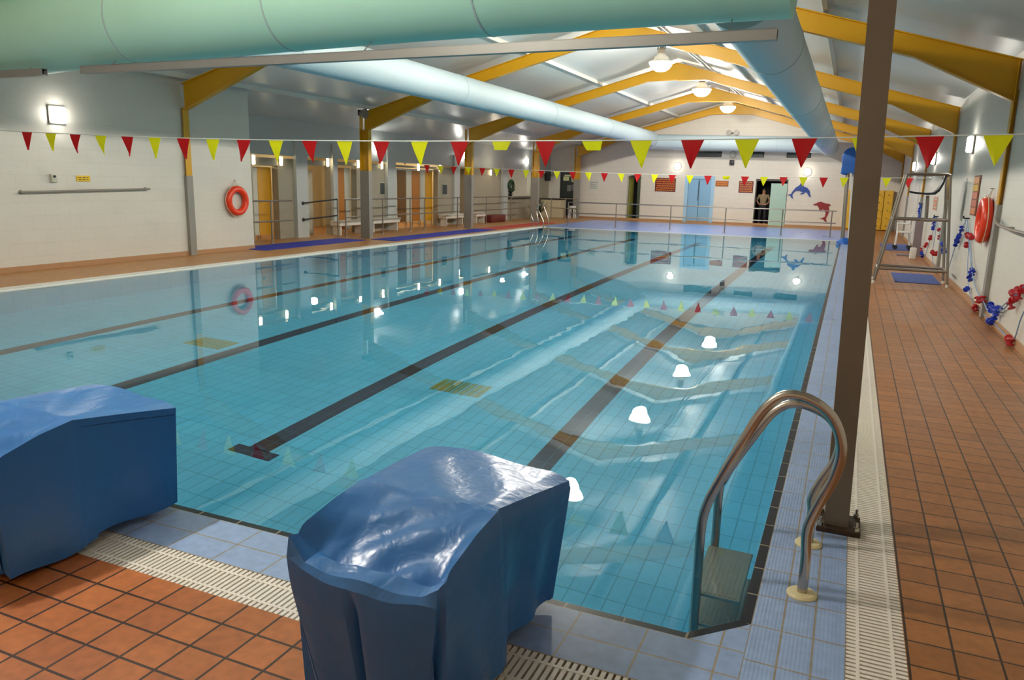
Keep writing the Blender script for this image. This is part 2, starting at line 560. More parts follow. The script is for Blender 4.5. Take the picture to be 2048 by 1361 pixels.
# gratings: real slats
def grating(name, label, x0, x1, y0, y1, along, pitch=0.0255):
    t = thing(name, label, 'drain grating', (x0, y0, 0), 'white drain gratings beside the pool')
    q = B()
    if along == 'Y':
        n = int((y1 - y0) / pitch)
        for i in range(n):
            yy = y0 + i * pitch
            q.box(x0, x1, yy, yy + pitch * 0.62, -0.022, -0.001)
    else:
        n = int((x1 - x0) / pitch)
        for i in range(n):
            xx = x0 + i * pitch
            q.box(xx, xx + pitch * 0.62, y0, y1, -0.022, -0.001)
    s_ = obj('slats', q, M_GRATE, t, smooth=False)
    s_['kind'] = 'stuff'
    for f in (0.2, 0.78):
        q = B()
        if along == 'Y':
            xx = x0 + (x1 - x0) * f
            q.box(xx - 0.006, xx + 0.006, y0, y1, -0.018, 0.0)
        else:
            yy = y0 + (y1 - y0) * f
            q.box(x0, x1, yy - 0.006, yy + 0.006, -0.018, 0.0)
        obj('rib', q, M_GRATE, t, smooth=False)
grating('drain_grating', 'long ivory drain grating between blue edge tiles and right-hand clay deck', G0, G1, N1, PY1, 'Y')
grating('drain_grating', 'ivory drain grating running under the blue covered starting blocks', PX0 - 0.25, G1, N0, N1, 'X')

# ------------------------------------------------------------------ walls and roof
def wbox(name, x0, x1, y0, y1, z0, z1, m):
    q = B(); q.box(x0, x1, y0, y1, z0, z1)
    return struct(name, q, m, smooth=False)
wbox('wall_right', XR, XR + 0.2, YB, YF, -0.1, roof_z(XR) + 0.02, M_WALLG)
wbox('wall_left', XL - 0.2, XL, YB, 13.75, -0.1, roof_z(XL) + 0.02, M_WALLG)
wbox('wall_back', -16.6, XR, YB - 0.2, YB, -0.1, 2.5, M_FARWALL)
q = B(); q.prism([(-16.6, -0.1), (XR, -0.1), (XR, roof_z(XR)), (ROOF_X, ROOF_Z), (-16.6, roof_z(-16.6))], YB - 0.21, YB - 0.2, 'XZ')
struct('wall_back_gable', q, M_FARWALL, smooth=False)

# far wall with door openings: (x0, x1, ztop)
fx0 = -16.6
ops = [(-13.42, -12.42, 2.2), (-9.98, -9.28, 2.12), (-7.22, -5.86, 2.12), (-4.05, -2.68, 2.05)]
q = B()
xs = [fx0]
for a_, b_, zt in ops:
    q.box(xs[-1], a_, YF, YF + 0.2, -0.1, 2.3)
    q.box(a_, b_, YF, YF + 0.2, zt, 2.3)
    xs.append(b_)
q.box(xs[-1], XR + 0.2, YF, YF + 0.2, -0.1, 2.3)
q.prism([(fx0, 2.3), (XR + 0.2, 2.3), (XR + 0.2, roof_z(XR + 0.2)), (ROOF_X, ROOF_Z), (fx0, roof_z(fx0))], YF, YF + 0.2, 'XZ')
struct('wall_far', q, M_FARWALL, smooth=False)
for nm, (x0, x1) in (('baseboard_far', (PX0 - 2.4, G1)),):
    wbox(nm, x0, x1, YF - 0.02, YF, 0, 0.08, M_SKIRT)
wbox('baseboard_right', XR - 0.022, XR, YB, YF, 0, 0.09, M_SKIRT)
wbox('baseboard_left', XL, XL + 0.022, YB, 13.75, 0, 0.09, M_SKIRT)
# rooms behind the far door openings (dark passage)
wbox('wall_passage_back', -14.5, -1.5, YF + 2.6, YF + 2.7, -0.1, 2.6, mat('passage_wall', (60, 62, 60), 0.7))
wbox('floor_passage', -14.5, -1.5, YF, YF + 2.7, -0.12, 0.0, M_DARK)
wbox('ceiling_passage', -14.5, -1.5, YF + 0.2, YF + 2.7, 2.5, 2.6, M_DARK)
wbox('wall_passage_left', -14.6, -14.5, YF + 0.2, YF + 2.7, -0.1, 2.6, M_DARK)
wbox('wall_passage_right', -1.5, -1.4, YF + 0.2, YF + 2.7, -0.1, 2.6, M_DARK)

# roof
q = B()
q.prism([(-16.8, roof_z(-16.8)), (ROOF_X, ROOF_Z), (ROOF_X, ROOF_Z + 0.1), (-16.8, roof_z(-16.8) + 0.1)], YB - 0.2, YF + 0.2, 'XZ')
q.prism([(ROOF_X, ROOF_Z), (XR + 0.3, roof_z(XR + 0.3)), (XR + 0.3, roof_z(XR + 0.3) + 0.1), (ROOF_X, ROOF_Z + 0.1)], YB - 0.2, YF + 0.2, 'XZ')
struct('ceiling', q, M_ROOF, smooth=False)
for i, x in enumerate([-14.6, -12.3, -10.1, -7.7, -3.2, -0.6]):
    q = B()
    z = roof_z(x)
    q.box(x - 0.03, x + 0.03, YB, YF, z - 0.09, z + 0.01)
    struct('trim_%d' % (10 + i), q, M_PURLIN, smooth=False)

# portal frames: each frame is one thing (columns, rafters)
FRAMES = [-0.8, 5.6, 11.9, 18.15, 24.45, 30.7, 36.1]
FR_L = ['directly above the camera', 'over the starting blocks', 'on the blank left wall beside the lifebuoy', 'with the loudspeaker on its column, at the first mat end',
        'third down the aisle, where blue mat meets red', 'fourth down the left aisle by the reception counter', 'against the far wall']
def I_beam(bld, outline_pts, y, w, t=0.012, fl=None):
    bld.prism(outline_pts, y - t / 2, y + t / 2, 'XZ')
def frame(y, i):
    t = thing('portal_frame', 'yellow steel portal roof frame ' + FR_L[i], 'roof frame', (ROOF_X, y, 0), 'yellow portal frames')
    tL = roof_z(XL) - 0.125
    fw = 0.14
    def member(name, web, bottoms, tops):
        q = B()
        q.prism(web, y - 0.008, y + 0.008, 'XZ')
        for path in (bottoms, tops):
            for (xa, za), (xb, zb) in zip(path[:-1], path[1:]):
                d = Vector((xb - xa, zb - za)); nrm = Vector((-d.y, d.x)).normalized() * 0.014
                q.prism([(xa, za), (xb, zb), (xb + nrm.x, zb + nrm.y), (xa + nrm.x, za + nrm.y)], y - fw / 2, y + fw / 2, 'XZ')
        return obj(name, q, M_YEL, t, smooth=False)
    rz = lambda x: roof_z(x) - 0.125
    D = 0.28
    xl = XL + 0.06
    xr = XR - 0.01
    # left rafter with haunch, apex haunch
    bot = [(xl, 2.90), (-10.3, rz(-10.3) - D), (-6.2, rz(-6.2) - D), (ROOF_X, rz(-6.2) - D + 0.02)]
    top = [(xl, rz(xl)), (ROOF_X, rz(ROOF_X))]
    member('left_rafter', bot + top[::-1], bot, [(a, b_ - 0.014) for a, b_ in top])
    bot = [(ROOF_X, rz(-4.4) - D + 0.02), (-4.4, rz(-4.4) - D), (0.55, rz(0.55) - D), (xr, 2.78)]
    top = [(ROOF_X, rz(ROOF_X)), (xr, rz(xr))]
    member('right_rafter', bot + top[::-1], bot, [(a, b_ - 0.014) for a, b_ in top])
    for side in (-1, 1):
        zs = (1.62 if i <= 2 else 1.86) if side < 0 else 1.50
        q = B(); g = B()
        if side < 0:
            free = i > 2
            x0, x1 = (XL - 0.06, XL + 0.22) if free else (XL - 0.06, XL + 0.07)
            ztop = rz(xl) - 0.02
        else:
            x0, x1 = XR - 0.055, XR + 0.05
            ztop = rz(xr) - 0.02
        wz = 0.075
        # I section: two flanges and a web
        for bb, za, zb in ((q, zs, ztop if side > 0 else ztop),):
            bb.box(x0, x0 + 0.014, y - wz, y + wz, za, zb)
            bb.box(x1 - 0.014, x1, y - wz, y + wz, za, min(zb, 2.95 if side < 0 else 2.82))
            bb.box(x0, x1 - 0.01, y - 0.006, y + 0.006, za, min(zb, 2.95))
        g.box(x0 - 0.005, x1 + 0.006, y - wz - 0.006, y + wz + 0.006, 0.0, zs, bevel=0.004)
        col = obj('column', q, M_YEL, t, smooth=False)
        obj('column_casing', g, M_GREYST, col, smooth=False)
    return t
for i, y in enumerate(FRAMES):
    frame(y, i)

# ------------------------------------------------------------------ ducts
def duct(name, label, pts, r, m, seams, seam_m, group=None):
    t = thing(name, label, 'air duct', pts[0], group)
    q = B()
    q.tube(pts, r, 40)
    obj('duct_sleeve', q, m, t, angle=60)
    for s_ in seams:
        q = B()
        a, c_ = Vector(s_[0]), Vector(s_[1])
        q.tube([a, c_], r + 0.006, 40)
        obj('seam_band', q, seam_m, t, angle=60)
    return t
LD = (-8.6, 3.70); RD = (-1.1, 3.39)
NY, NZ, NR = 7.1, 3.525, 0.49
duct('air_duct', 'long white fabric air duct hanging over the left lanes', [(LD[0], NY + 0.37, LD[1])] + [(LD[0], y, LD[1]) for y in range(9, 35, 2)] + [(LD[0], 35.0, LD[1])], 0.335, M_DUCT,
     [((LD[0], y, LD[1]), (LD[0], y + 0.02, LD[1])) for y in (10.4, 16.2, 22.0, 27.8, 33.4)], M_SEAM, 'fabric air ducts')
duct('air_duct', 'pale blue fabric air duct hanging over the right pool edge', [(RD[0], NY + 0.37, RD[1])] + [(RD[0], y, RD[1]) for y in range(9, 35, 2)] + [(RD[0], 35.0, RD[1])], 0.36, M_DUCT,
     [((RD[0], y, RD[1]), (RD[0], y + 0.02, RD[1])) for y in (10.4, 16.2, 22.0, 27.8, 33.4)], M_SEAM, 'fabric air ducts')
duct('air_duct', 'white air duct crossing in front of the far gable wall', [(LD[0] - 0.1, 35.3, 3.60), (RD[0] + 0.2, 35.3, 3.46)], 0.33, M_DUCT,
     [((-6.0, 35.3, 3.553), (-5.98, 35.3, 3.553)), ((-3.2, 35.3, 3.502), (-3.18, 35.3, 3.502))], M_SEAM, 'fabric air ducts')
duct('air_duct', 'large mint green air duct crossing the pool above the near end', [(x, NY, NZ - 0.16 * min(1, max(0, (-x - 3) / 7.5)) ** 1.5) for x in (-10.9, -10, -9, -8, -7, -6, -5, -4, -3, -1.3, -0.62)], NR, M_DUCTN,
     [((x, NY, NZ - 0.16 * min(1, max(0, (-x - 3) / 7.5)) ** 1.5), (x + 0.02, NY, NZ - 0.16 * min(1, max(0, (-x - 3) / 7.5)) ** 1.5)) for x in (-10.4, -8.1, -5.8, -3.4)], M_SEAM, 'fabric air ducts')
# grey track under the near duct
for x0, x1, lb in ((-11.6, -9.42, 'short left length of grey aluminium track under the mint duct'), (-8.73, -0.69, 'long grey aluminium track under the mint duct over the pool')):
    t = thing('ceiling_track', lb, 'track', (x0, 6.9, 2.87), 'grey tracks under the near duct')
    q = B()
    q.box(x0, x1, 6.76, 6.84, 2.811, 2.826)
    q.box(x0, x1, 6.76, 6.768, 2.811, 2.90)
    q.box(x0, x1, 6.832, 6.84, 2.811, 2.90)
    q.box(x0, x1, 6.76, 6.84, 2.892, 2.90)
    obj('track_channel', q, M_ALU, t, smooth=False)
    for xx in (x0 + 0.4, (x0 + x1) / 2, x1 - 0.4):
        q = B(); q.cyl((xx, 6.83, 2.88), (xx, 7.05, 3.045), 0.006, 8)
        obj('hanger', q, M_ALU, t)

# ------------------------------------------------------------------ ridge lamps
def lamp_proto(y):
    t = thing('highbay_lamp', '', 'lamp', (LAMP_X, y, LAMP_Z), 'round ridge lamps')
    q = B()
    q.lathe([(0.0, 0.16), (0.10, 0.16), (0.13, 0.10), (0.16, 0.10), (0.19, 0.02), (0.30, -0.03), (0.31, -0.05), (0.29, -0.055)], 32)
    h = obj('reflector_housing', q, M_WHITEP, t, world_xyz=False)
    q = B()
    q.lathe([(0.0, -0.27), (0.12, -0.255), (0.21, -0.20), (0.27, -0.12), (0.30, -0.045), (0.26, -0.04), (0.0, -0.04)], 32)
    obj('glowing_bowl', q, M_RANGE, t, world_xyz=False)
    q = B()
    q.cyl((0, 0, 0.15), (0, 0, 0.42), 0.05, 12)
    q.box(-0.09, 0.09, -0.05, 0.05, 0.16, 0.28)
    obj('ballast', q, M_GREYST, t, world_xyz=False)
    q = B()
    z1 = roof_z(LAMP_X) - LAMP_Z - 0.003
    q.cyl((0.0, 0, 0.40), (0.0, 0, z1), 0.012, 8)
    q.cyl((0.10, -0.05, 0.26), (0.03, 0, 0.5), 0.01, 8)
    q.cyl((-0.10, -0.05, 0.26), (-0.03, 0, 0.5), 0.01, 8)
    obj('bracket', q, M_DARK, t, world_xyz=False)
    return t
LBL = ['round white ridge lamp above the starting blocks', 'round white ridge lamp just beyond the mint duct', 'round ridge lamp nearest behind the track, over midpool',
       'largest visible glowing ridge lamp, first in the row under the roof', 'middle glowing lamp of the visible ridge row', 'farthest glowing ridge lamp before the far gable']
lp = lamp_proto(LAMP_Y[0])
lp['label'] = LBL[0]
for i, y in enumerate(LAMP_Y):
    if i:
        dup(lp, (LAMP_X, y, LAMP_Z), LBL[i])
    ld = bpy.data.lights.new('ridge_lamp_light', 'POINT')
    ld.energy = LAMP_POWER
    ld.color = LAMP_COL
    ld.shadow_soft_size = 0.2
    lo = bpy.data.objects.new('ridge_lamp_light', ld)
    lo.location = (LAMP_X, y, LAMP_Z - 0.24)
    C.objects.link(lo)
    try:
        ld.cycles.is_caustics_light = True
    except Exception:
        pass
try:
    w.cycles.is_caustics_caster = True
    for o in pool.children:
        o.cycles.is_caustics_receiver = True
except Exception:
    pass
# cable conduit along the ridge
q = B(); q.cyl((-4.35, YB, roof_z(-4.35) - 0.09), (-4.35, YF, roof_z(-4.35) - 0.09), 0.025, 8)
q.cyl((-4.2, YB, roof_z(-4.2) - 0.09), (-4.2, YF, roof_z(-4.2) - 0.09), 0.015, 8)
tag(obj('ridge_conduit', q, M_GREYST), 'grey electrical conduits running along the roof ridge', 'conduit')

# ------------------------------------------------------------------ wall lights
def plight(loc, e, col=(1, 0.95, 0.85), r=0.08):
    ld = bpy.data.lights.new('fitting_light', 'POINT')
    ld.energy = e; ld.color = col; ld.shadow_soft_size = r
    lo = bpy.data.objects.new('fitting_light', ld)
    lo.location = loc
    C.objects.link(lo)
def wall_light(x, y, z, dirx, lb, grp):
    t = thing('bulkhead_light', lb, 'wall light', (x, y, z), grp)
    s_ = dirx
    q = B(); q.box(x, x + s_ * 0.03, y - 0.15, y + 0.15, z - 0.15, z + 0.15, bevel=0.006)
    obj('backplate', q, M_GREYST, t)
    q = B(); q.box(x + s_ * 0.025, x + s_ * 0.10, y - 0.135, y + 0.135, z - 0.135, z + 0.135, bevel=0.03)
    obj('diffuser', q, M_WLIGHT, t)
    plight((x + s_ * 0.2, y, z), 3)
wall_light(XL, 9.15, 2.58, 1, 'square glowing bulkhead light on the blank left wall', 'square bulkhead lights')
for y, lb in ((15.45, 'square glowing wall light above the lifebuoy side of right wall, nearest'), (22.1, 'middle square glowing light on the right wall'), (28.8, 'farthest square glowing light on the right wall')):
    wall_light(XR, y, 2.46, -1, lb, 'square bulkhead lights')
wall_light(XI + 0.0, 20.9, 2.62, 1, 'square glowing light on the aisle fascia behind the loudspeaker column', 'square bulkhead lights')
wall_light(XI + 0.0, 26.85, 2.62, 1, 'square glowing light on the aisle fascia left of the third column', 'square bulkhead lights')
wall_light(XI + 0.0, 33.3, 2.60, 1, 'square glowing light on the aisle fascia above the reception opening', 'square bulkhead lights')
for x, z, lb in ((-7.62, 2.55, 'round glowing wall light above the large red board'), (-1.93, 2.38, 'round glowing wall light above the blue dolphin')):
    t = thing('round_wall_light', lb, 'wall light', (x, YF, z), 'round far wall lights')
    q = B(); q.lathe([(0.0, 0.0), (0.17, 0.0), (0.17, -0.04), (0.16, -0.045)], 24, (x, YF, z), 'Y')
    obj('rim', q, M_WHITEP, t)
    q = B(); q.lathe([(0.0, -0.11), (0.08, -0.10), (0.14, -0.07), (0.155, -0.04), (0.0, -0.04)], 24, (x, YF, z), 'Y')
    obj('diffuser', q, M_WLIGHT, t)
    plight((x, YF - 0.25, z), 2.2)

# ------------------------------------------------------------------ left aisle wall with bays
XW0, XW1 = XI - 0.2, XI
bays = [(15.45, 16.4, 0.0, 1.92), (17.52, 18.65, 0.0, 1.98), (18.9, 19.95, 0.0, 2.02), (22.05, 25.05, 0.0, 2.05), (26.62, 27.2, 0.0, 2.12), (31.2, 34.0, 0.92, 2.2)]
q = B(); yy = 13.75
for y0, y1, z0, z1 in bays:
    q.box(XW0, XW1, yy, y0, -0.1, 2.12)
    q.box(XW0, XW1, y0, y1, z1, 2.12) if z1 < 2.12 else None
    if z0 > 0:
        q.box(XW0, XW1, y0, y1, -0.1, z0)
    yy = y1
q.box(XW0, XW1, yy, YF, -0.1, 2.12)
struct('wall_left_aisle', q, M_BEIGE, smooth=False)
q = B(); q.box(XW0 + 0.02, XW1 + 0.05, 13.75, YF, 2.2, roof_z(XW1 + 0.05)); struct('trim_30', q, M_PIER, smooth=False)
wbox('wall_left_rooms', -16.7, -16.6, YB, YF, -0.1, roof_z(-16.6), M_CREAM)
wbox('ceiling_rooms', -16.6, XW0, 13.75, YF, 2.38, 2.44, M_WHITE_WALL)
wbox('wall_left_end', -16.6, XL - 0.2, 13.65, 13.75, -0.1, roof_z(-12.8), M_BEIGE)
for i, y in enumerate((15.2, 21.6, 25.8, 30.9)):
    wbox('wall_bay_divider_%d' % i, -16.6, XW0, y, y + 0.08, -0.1, 2.38, M_CREAM)
# piers standing proud of the aisle wall
for i, (y0, y1) in enumerate(((17.02, 17.5), (18.66, 18.88), (21.55, 22.03), (26.15, 26.6), (30.6, 31.15))):
    wbox('trim_%d' % (40 + i), XI, XI + 0.10, y0, y1, 0, 2.6, M_PIER)
for y, e in ((14.6, 14), (18.4, 16), (23.5, 26), (28.2, 10)):
    plight((-15.3, y + 1.0, 2.15), e, (1.0, 0.82, 0.55), 0.1)
plight((-15.4, 32.6, 2.1), 34, (0.95, 1.0, 1.0), 0.15)
plight((-13.2, 29.2, 2.4), 6, (1.0, 0.85, 0.6), 0.1)
for y, z, lb in ((15.47, 2.05, 'small warm light at the first bay, just past the corner of blank wall'), (16.5, 2.05, 'slim warm light between the first bay and the grey pier'),
                 (18.5, 2.08, 'small warm light over the dark brown opening'), (20.0, 2.08, 'slim warm light left of the second steel column'),
                 (21.3, 2.08, 'slim warm light right of the second steel column'), (23.6, 2.08, 'small warm light above the brown and orange cubicle doors'),
                 (25.15, 2.08, 'slim warm light right of the yellow cubicle door'), (29.5, 2.02, 'slim warm light on the cream wall left of reception')):
    t = thing('lobby_light', lb, 'wall light', (XI, y, z), 'small warm lights along the changing bays')
    q = B(); q.box(XI + 0.001, XI + 0.02, y - 0.05, y + 0.05, z - 0.13, z + 0.13, bevel=0.004); obj('backplate', q, M_WHITEP, t)
    q = B(); q.box(XI + 0.018, XI + 0.06, y - 0.04, y + 0.04, z - 0.11, z + 0.11, bevel=0.012); obj('diffuser', q, M_WARM, t)

def panel(name, label, cat, y0, y1, z0, z1, m, x=XI - 0.22, th=0.035, group=None, handle=None, legs=True):
    t = thing(name, label, cat, (x, (y0 + y1) / 2, 0), group)
    q = B(); q.box(x - th, x, y0, y1, z0, z1, bevel=0.004); obj('panel', q, m, t, smooth=False)
    if handle is not None:
        q = B(); q.lathe([(0.0, 0.035), (0.028, 0.03), (0.03, 0.0)], 16, (x, handle, 1.0), 'X'); obj('knob', q, M_STEEL, t)
    if legs and z0 > 0.05:
        q = B()
        for yq in (y0 + 0.04, y1 - 0.04):
            q.cyl((x - th / 2, yq, 0), (x - th / 2, yq, z0 + 0.02), 0.015, 8)
        obj('foot', q, M_STEEL, t)
    return t
GC = 'changing cubicle doors'; GP = 'pale cubicle partitions'
panel('cubicle_partition', 'pale partition beside the first yellow door, next to the blank wall corner', 'partition', 15.46, 15.86, 0.12, 1.88, M_PALEP, group=GP)
panel('cubicle_door', 'yellow-brown door in the first bay past the blank wall', 'door', 15.87, 16.38, 0.12, 1.88, M_YDOOR, group=GC, handle=15.95)
panel('cubicle_door', 'brown door in the dark opening right of the white pier', 'door', 17.56, 17.95, 0.0, 1.9, M_BDOOR, x=XI - 0.7, group=GC, handle=17.9)
panel('cubicle_door', 'ochre panelled door at the back of the dark opening', 'door', 17.97, 18.3, 0.0, 1.9, M_ODOOR, x=XI - 0.7, group=GC, handle=18.02)
panel('cubicle_partition', 'pale upright partition inside the dark opening', 'partition', 18.33, 18.6, 0.0, 1.86, M_PALEP, x=XI - 0.6, group=GP)
panel('cubicle_partition', 'pale partition left of the orange door near the second column', 'partition', 18.92, 19.12, 0.1, 1.95, M_PALEP, group=GP)
panel('cubicle_door', 'orange-brown door just left of the second steel column', 'door', 19.13, 19.62, 0.1, 1.95, M_ODOOR, group=GC, handle=19.2)
panel('cubicle_partition', 'pale partition directly left of the second steel column', 'partition', 19.63, 19.93, 0.1, 1.95, M_PALEP, group=GP)
ys = [22.07, 22.37, 22.63, 23.2, 23.58, 24.12, 24.5, 25.03]
mats_ = [(M_BDOOR, 'door', 'narrow dark brown cubicle door at the left end of the four-door row'), (M_PALEP, 'p', 'pale partition between the two brown cubicle doors'), (M_BDOOR, 'door', 'wider dark brown cubicle door, second of the four-door row'),
         (M_PALEP, 'p', 'pale partition between the brown and the orange cubicle doors'), (M_ODOOR, 'door', 'orange cubicle door, third of the four-door row'), (M_PALEP, 'p', 'pale partition between orange and yellow cubicle doors'), (M_YDOOR, 'door', 'bright yellow cubicle door at the right end of the row')]
for (a_, b_), (m_, kd, lb) in zip(zip(ys[:-1], ys[1:]), mats_):
    if kd == 'door':
        panel('cubicle_door', lb, 'door', a_ + 0.01, b_ - 0.01, 0.2, 1.96, m_, group=GC, handle=a_ + 0.08)
    else:
        panel('cubicle_partition', lb, 'partition', a_ + 0.01, b_ - 0.01, 0.2, 1.96, m_, group=GP)
q = B(); q.box(XI - 0.27, XI - 0.21, 22.06, 25.04, 1.96, 2.02)
tag(obj('cubicle_headrail', q, M_WHITEP, smooth=False), 'white head rail over the row of four cubicle doors', 'rail')
panel('cubicle_door', 'narrow yellow door edge just left of the third steel column', 'door', 26.64, 27.18, 0.1, 2.0, M_YDOOR, group=GC, handle=26.72)
def notice(name, label, cat, pts, m, frame_m=None, rows=0, rm=None, group=None, inset=0.02):
    """pts: ('X', x, y0, y1, z0, z1, dir) or ('Y', y, x0, x1, z0, z1, dir)"""
    ax, c0, a0, a1, z0, z1, d = pts
    loc = (c0, (a0 + a1) / 2, (z0 + z1) / 2) if ax == 'X' else ((a0 + a1) / 2, c0, (z0 + z1) / 2)
    t = thing(name, label, cat, loc, group)
    def bx(u0, u1, w0, w1, t0, t1):
        q = B()
        if ax == 'X':
            q.box(c0 + d * t0, c0 + d * t1, u0, u1, w0, w1)
        else:
            q.box(u0, u1, c0 + d * t0, c0 + d * t1, w0, w1)
        return q
    obj('board', bx(a0, a1, z0, z1, 0.001, 0.016), frame_m or m, t, smooth=False)
    if frame_m:
        obj('face_panel', bx(a0 + inset, a1 - inset, z0 + inset, z1 - inset, 0.014, 0.02), m, t, smooth=False)
    if rows:
        random.seed(len(label))
        q = B()
        hh = (z1 - z0 - 2 * inset) / rows
        for r_ in range(rows):
            zc = z1 - inset - hh * (r_ + 0.5)
            u = a0 + inset * 2 + random.uniform(0, 0.06) * (a1 - a0)
            while u < a1 - inset * 2 - 0.03:
                wd = random.uniform(0.03, 0.10) * max(0.6, (a1 - a0))
                u2 = min(u + wd, a1 - inset * 2)
                if ax == 'X':
                    q.box(c0 + d * 0.019, c0 + d * 0.023, u, u2, zc - hh * 0.16, zc + hh * 0.16)
                else:
                    q.box(u, u2, c0 + d * 0.019, c0 + d * 0.023, zc - hh * 0.16, zc + hh * 0.16)
                u = u2 + 0.025
        obj('lettering', q, rm, t, smooth=False)
    return t
GN = 'small notices on the aisle wall'
notice('wall_notice', 'small grey notice on the beige wall right of the second column', 'notice', ('X', XI, 21.2, 21.5, 1.14, 1.54, 1), M_VENT, M_PALEP, group=GN)
notice('wall_notice', 'small grey notice on beige wall left of the third column', 'notice', ('X', XI, 25.35, 25.75, 1.12, 1.52, 1), M_VENT, M_PALEP, group=GN)

# reception opening
q = B(); q.box(XI - 0.35, XI + 0.12, 31.15, 34.05, 0.92, 0.97, bevel=0.008)
tag(obj('reception_counter', q, M_DARK, smooth=False), 'dark counter top in the bright reception opening', 'counter')
t = thing('reception_backdrop', 'bright white and yellow panelled backdrop seen through the reception opening', 'wall panel', (-16.57, 32.3, 0.0))
q = B(); q.box(-16.59, -16.56, 31.1, 34.2, 0.0, 2.3); obj('white_board', q, mat('ice_white_panel', (214, 230, 232), 0.4), t, smooth=False)
q = B(); q.box(-16.56, -16.53, 32.9, 33.5, 0.9, 2.1); obj('yellow_panel', q, M_LOCK, t, smooth=False)
def plant(name, label, x, y, z, h, n, seed):
    random.seed(seed)
    t = thing(name, label, 'plant', (x, y, z), 'green plants at reception')
    q = B(); q.lathe([(0.07, 0.0), (0.10, 0.16), (0.11, 0.16), (0.11, 0.18), (0.09, 0.18), (0.08, 0.12)], 16, (x, y, z)); obj('pot', q, M_DARK, t)
    q = B()
    for i in range(n):
        a = random.uniform(0, 2 * PI); l = random.uniform(0.5, 1) * h; lean = random.uniform(0.2, 0.9)
        p0 = Vector((x, y, z + 0.14)); d = Vector((math.cos(a), math.sin(a), 0)); sd = Vector((-d.y, d.x, 0))
        prev = None
        for k in range(5):
            f = k / 4
            c_ = p0 + d * (l * lean * f) + Vector((0, 0, l * (f - 0.55 * lean * f * f)))
            wd = 0.035 * math.sin(PI * (0.15 + 0.8 * f)) + 0.003
            cur = (q.bm.verts.new(c_ + sd * wd), q.bm.verts.new(c_ - sd * wd))
            if prev:
                q.bm.faces.new((prev[0], prev[1], cur[1], cur[0]))
            prev = cur
    obj('foliage', q, M_LEAF, t)
plant('potted_plant', 'leafy green plant in front of the reception counter by the fourth column', -13.2, 33.0, 0.0, 1.0, 40, 3)
plant('potted_plant', 'dark green plant standing on the reception counter', -14.05, 31.75, 0.97, 0.5, 30, 5)
t = thing('wreath', 'round dark green wreath hanging left of the reception opening', 'wreath', (XI + 0.16, 31.35, 1.5))
q = B(); q.torus((XI + 0.16, 31.35, 1.5), 0.20, 0.075, 'X', 24, 8)
random.seed(4)
for i in range(60):
    a = random.uniform(0, 2 * PI); p = Vector((XI + 0.2, 31.35 + 0.2 * math.cos(a), 1.5 + 0.2 * math.sin(a)))
    q.cyl(p, p + Vector((random.uniform(0, .06), random.uniform(-.09, .09), random.uniform(-.09, .09))), 0.012, 5, r2=0.003)
obj('leaves', q, M_LEAF, t)

# benches
def bench(y0, y1, label):
    t = thing('bench', label, 'bench', (-13.72, (y0 + y1) / 2, 0), 'low white benches along the aisle')
    q = B(); q.box(-13.9, -13.52, y0, y1, 0.36, 0.42, bevel=0.02); q.box(-13.9, -13.56, y0 + 0.02, y1 - 0.02, 0.27, 0.36, bevel=0.01); obj('seat', q, M_BENCH, t)
    for yq in (y0 + 0.12, y1 - 0.12):
        q = B(); q.box(-13.86, -13.6, yq - 0.025, yq + 0.025, 0.0, 0.27, bevel=0.006); obj('leg', q, M_BENCH, t, smooth=False)
bench(18.45, 19.75, 'low white bench in front of the orange door, left of second column')
bench(20.15, 21.75, 'low white bench under the notice right of the second column')
bench(24.9, 26.4, 'low white bench beneath the notice left of the third column')
bench(27.4, 28.3, 'short white bench just right of the third column')
q = B(); q.box(-13.9, -13.4, 28.5, 29.9, 0.0, 0.3, bevel=0.05)
tag(obj('step_block', q, mat('dark_red_vinyl', (104, 36, 30), 0.5)), 'low dark red padded block against the cream aisle wall', 'block')

# handrails
def rail(label, x0, y0, x1, y1, posts, grp, hts=(0.55, 1.05), r=0.021, m=None, name='handrail'):
    m = m or M_RAILST
    t = thing(name, label, 'railing', (x0, y0, 0), grp)
    for h in hts:
        q = B(); q.cyl((x0, y0, h), (x1, y1, h), r, 10); obj('rail', q, m, t)
    L_ = math.hypot(x1 - x0, y1 - y0)
    for f in posts:
        px, py = x0 + (x1 - x0) * f, y0 + (y1 - y0) * f
        q = B(); q.cyl((px, py, 0.0), (px, py, hts[-1]), r, 10); p_ = obj('post', q, m, t)
        q = B(); q.lathe([(0.0, 0.012), (0.05, 0.012), (0.055, 0.0)], 16, (px, py, 0)); obj('foot_plate', q, m, p_)
    return t
GR = 'steel handrails by the left aisle'
rail('steel handrail with hooped end at the corner of the blank wall', -13.2, 14.2, -13.2, 15.95, (0.02, 0.55), GR)
t = thing('handrail', 'sloping double grab rails fixed to the white pier and ending at a post', 'railing', (-13.55, 17.1, 0), GR)
for h in (0.55, 1.0):
    q = B(); q.cyl((-13.9, 17.25, h - 0.06), (-13.25, 17.95, h + 0.06), 0.02, 10)
    r0 = obj('rail', q, M_DARK, t)
    q = B(); q.lathe([(0.05, 0.0), (0.05, 0.02), (0.02, 0.03)], 16, (-13.9, 17.25, h - 0.06), 'X'); obj('wall_flange', q, M_DARK, r0)
q = B(); q.cyl((-13.25, 17.95, 0), (-13.25, 17.95, 1.06), 0.022, 10); obj('post', q, M_RAILST, t)
rail('long steel handrail in front of the cubicle doors, from second to third column', -13.2, 18.25, -13.2, 25.3, (0.0, 0.27, 0.50, 0.63, 0.97), GR)
rail('steel handrail between the third and fourth columns before the cream wall', -13.2, 26.2, -13.2, 32.2, (0.0, 0.22, 0.62, 0.98), GR)
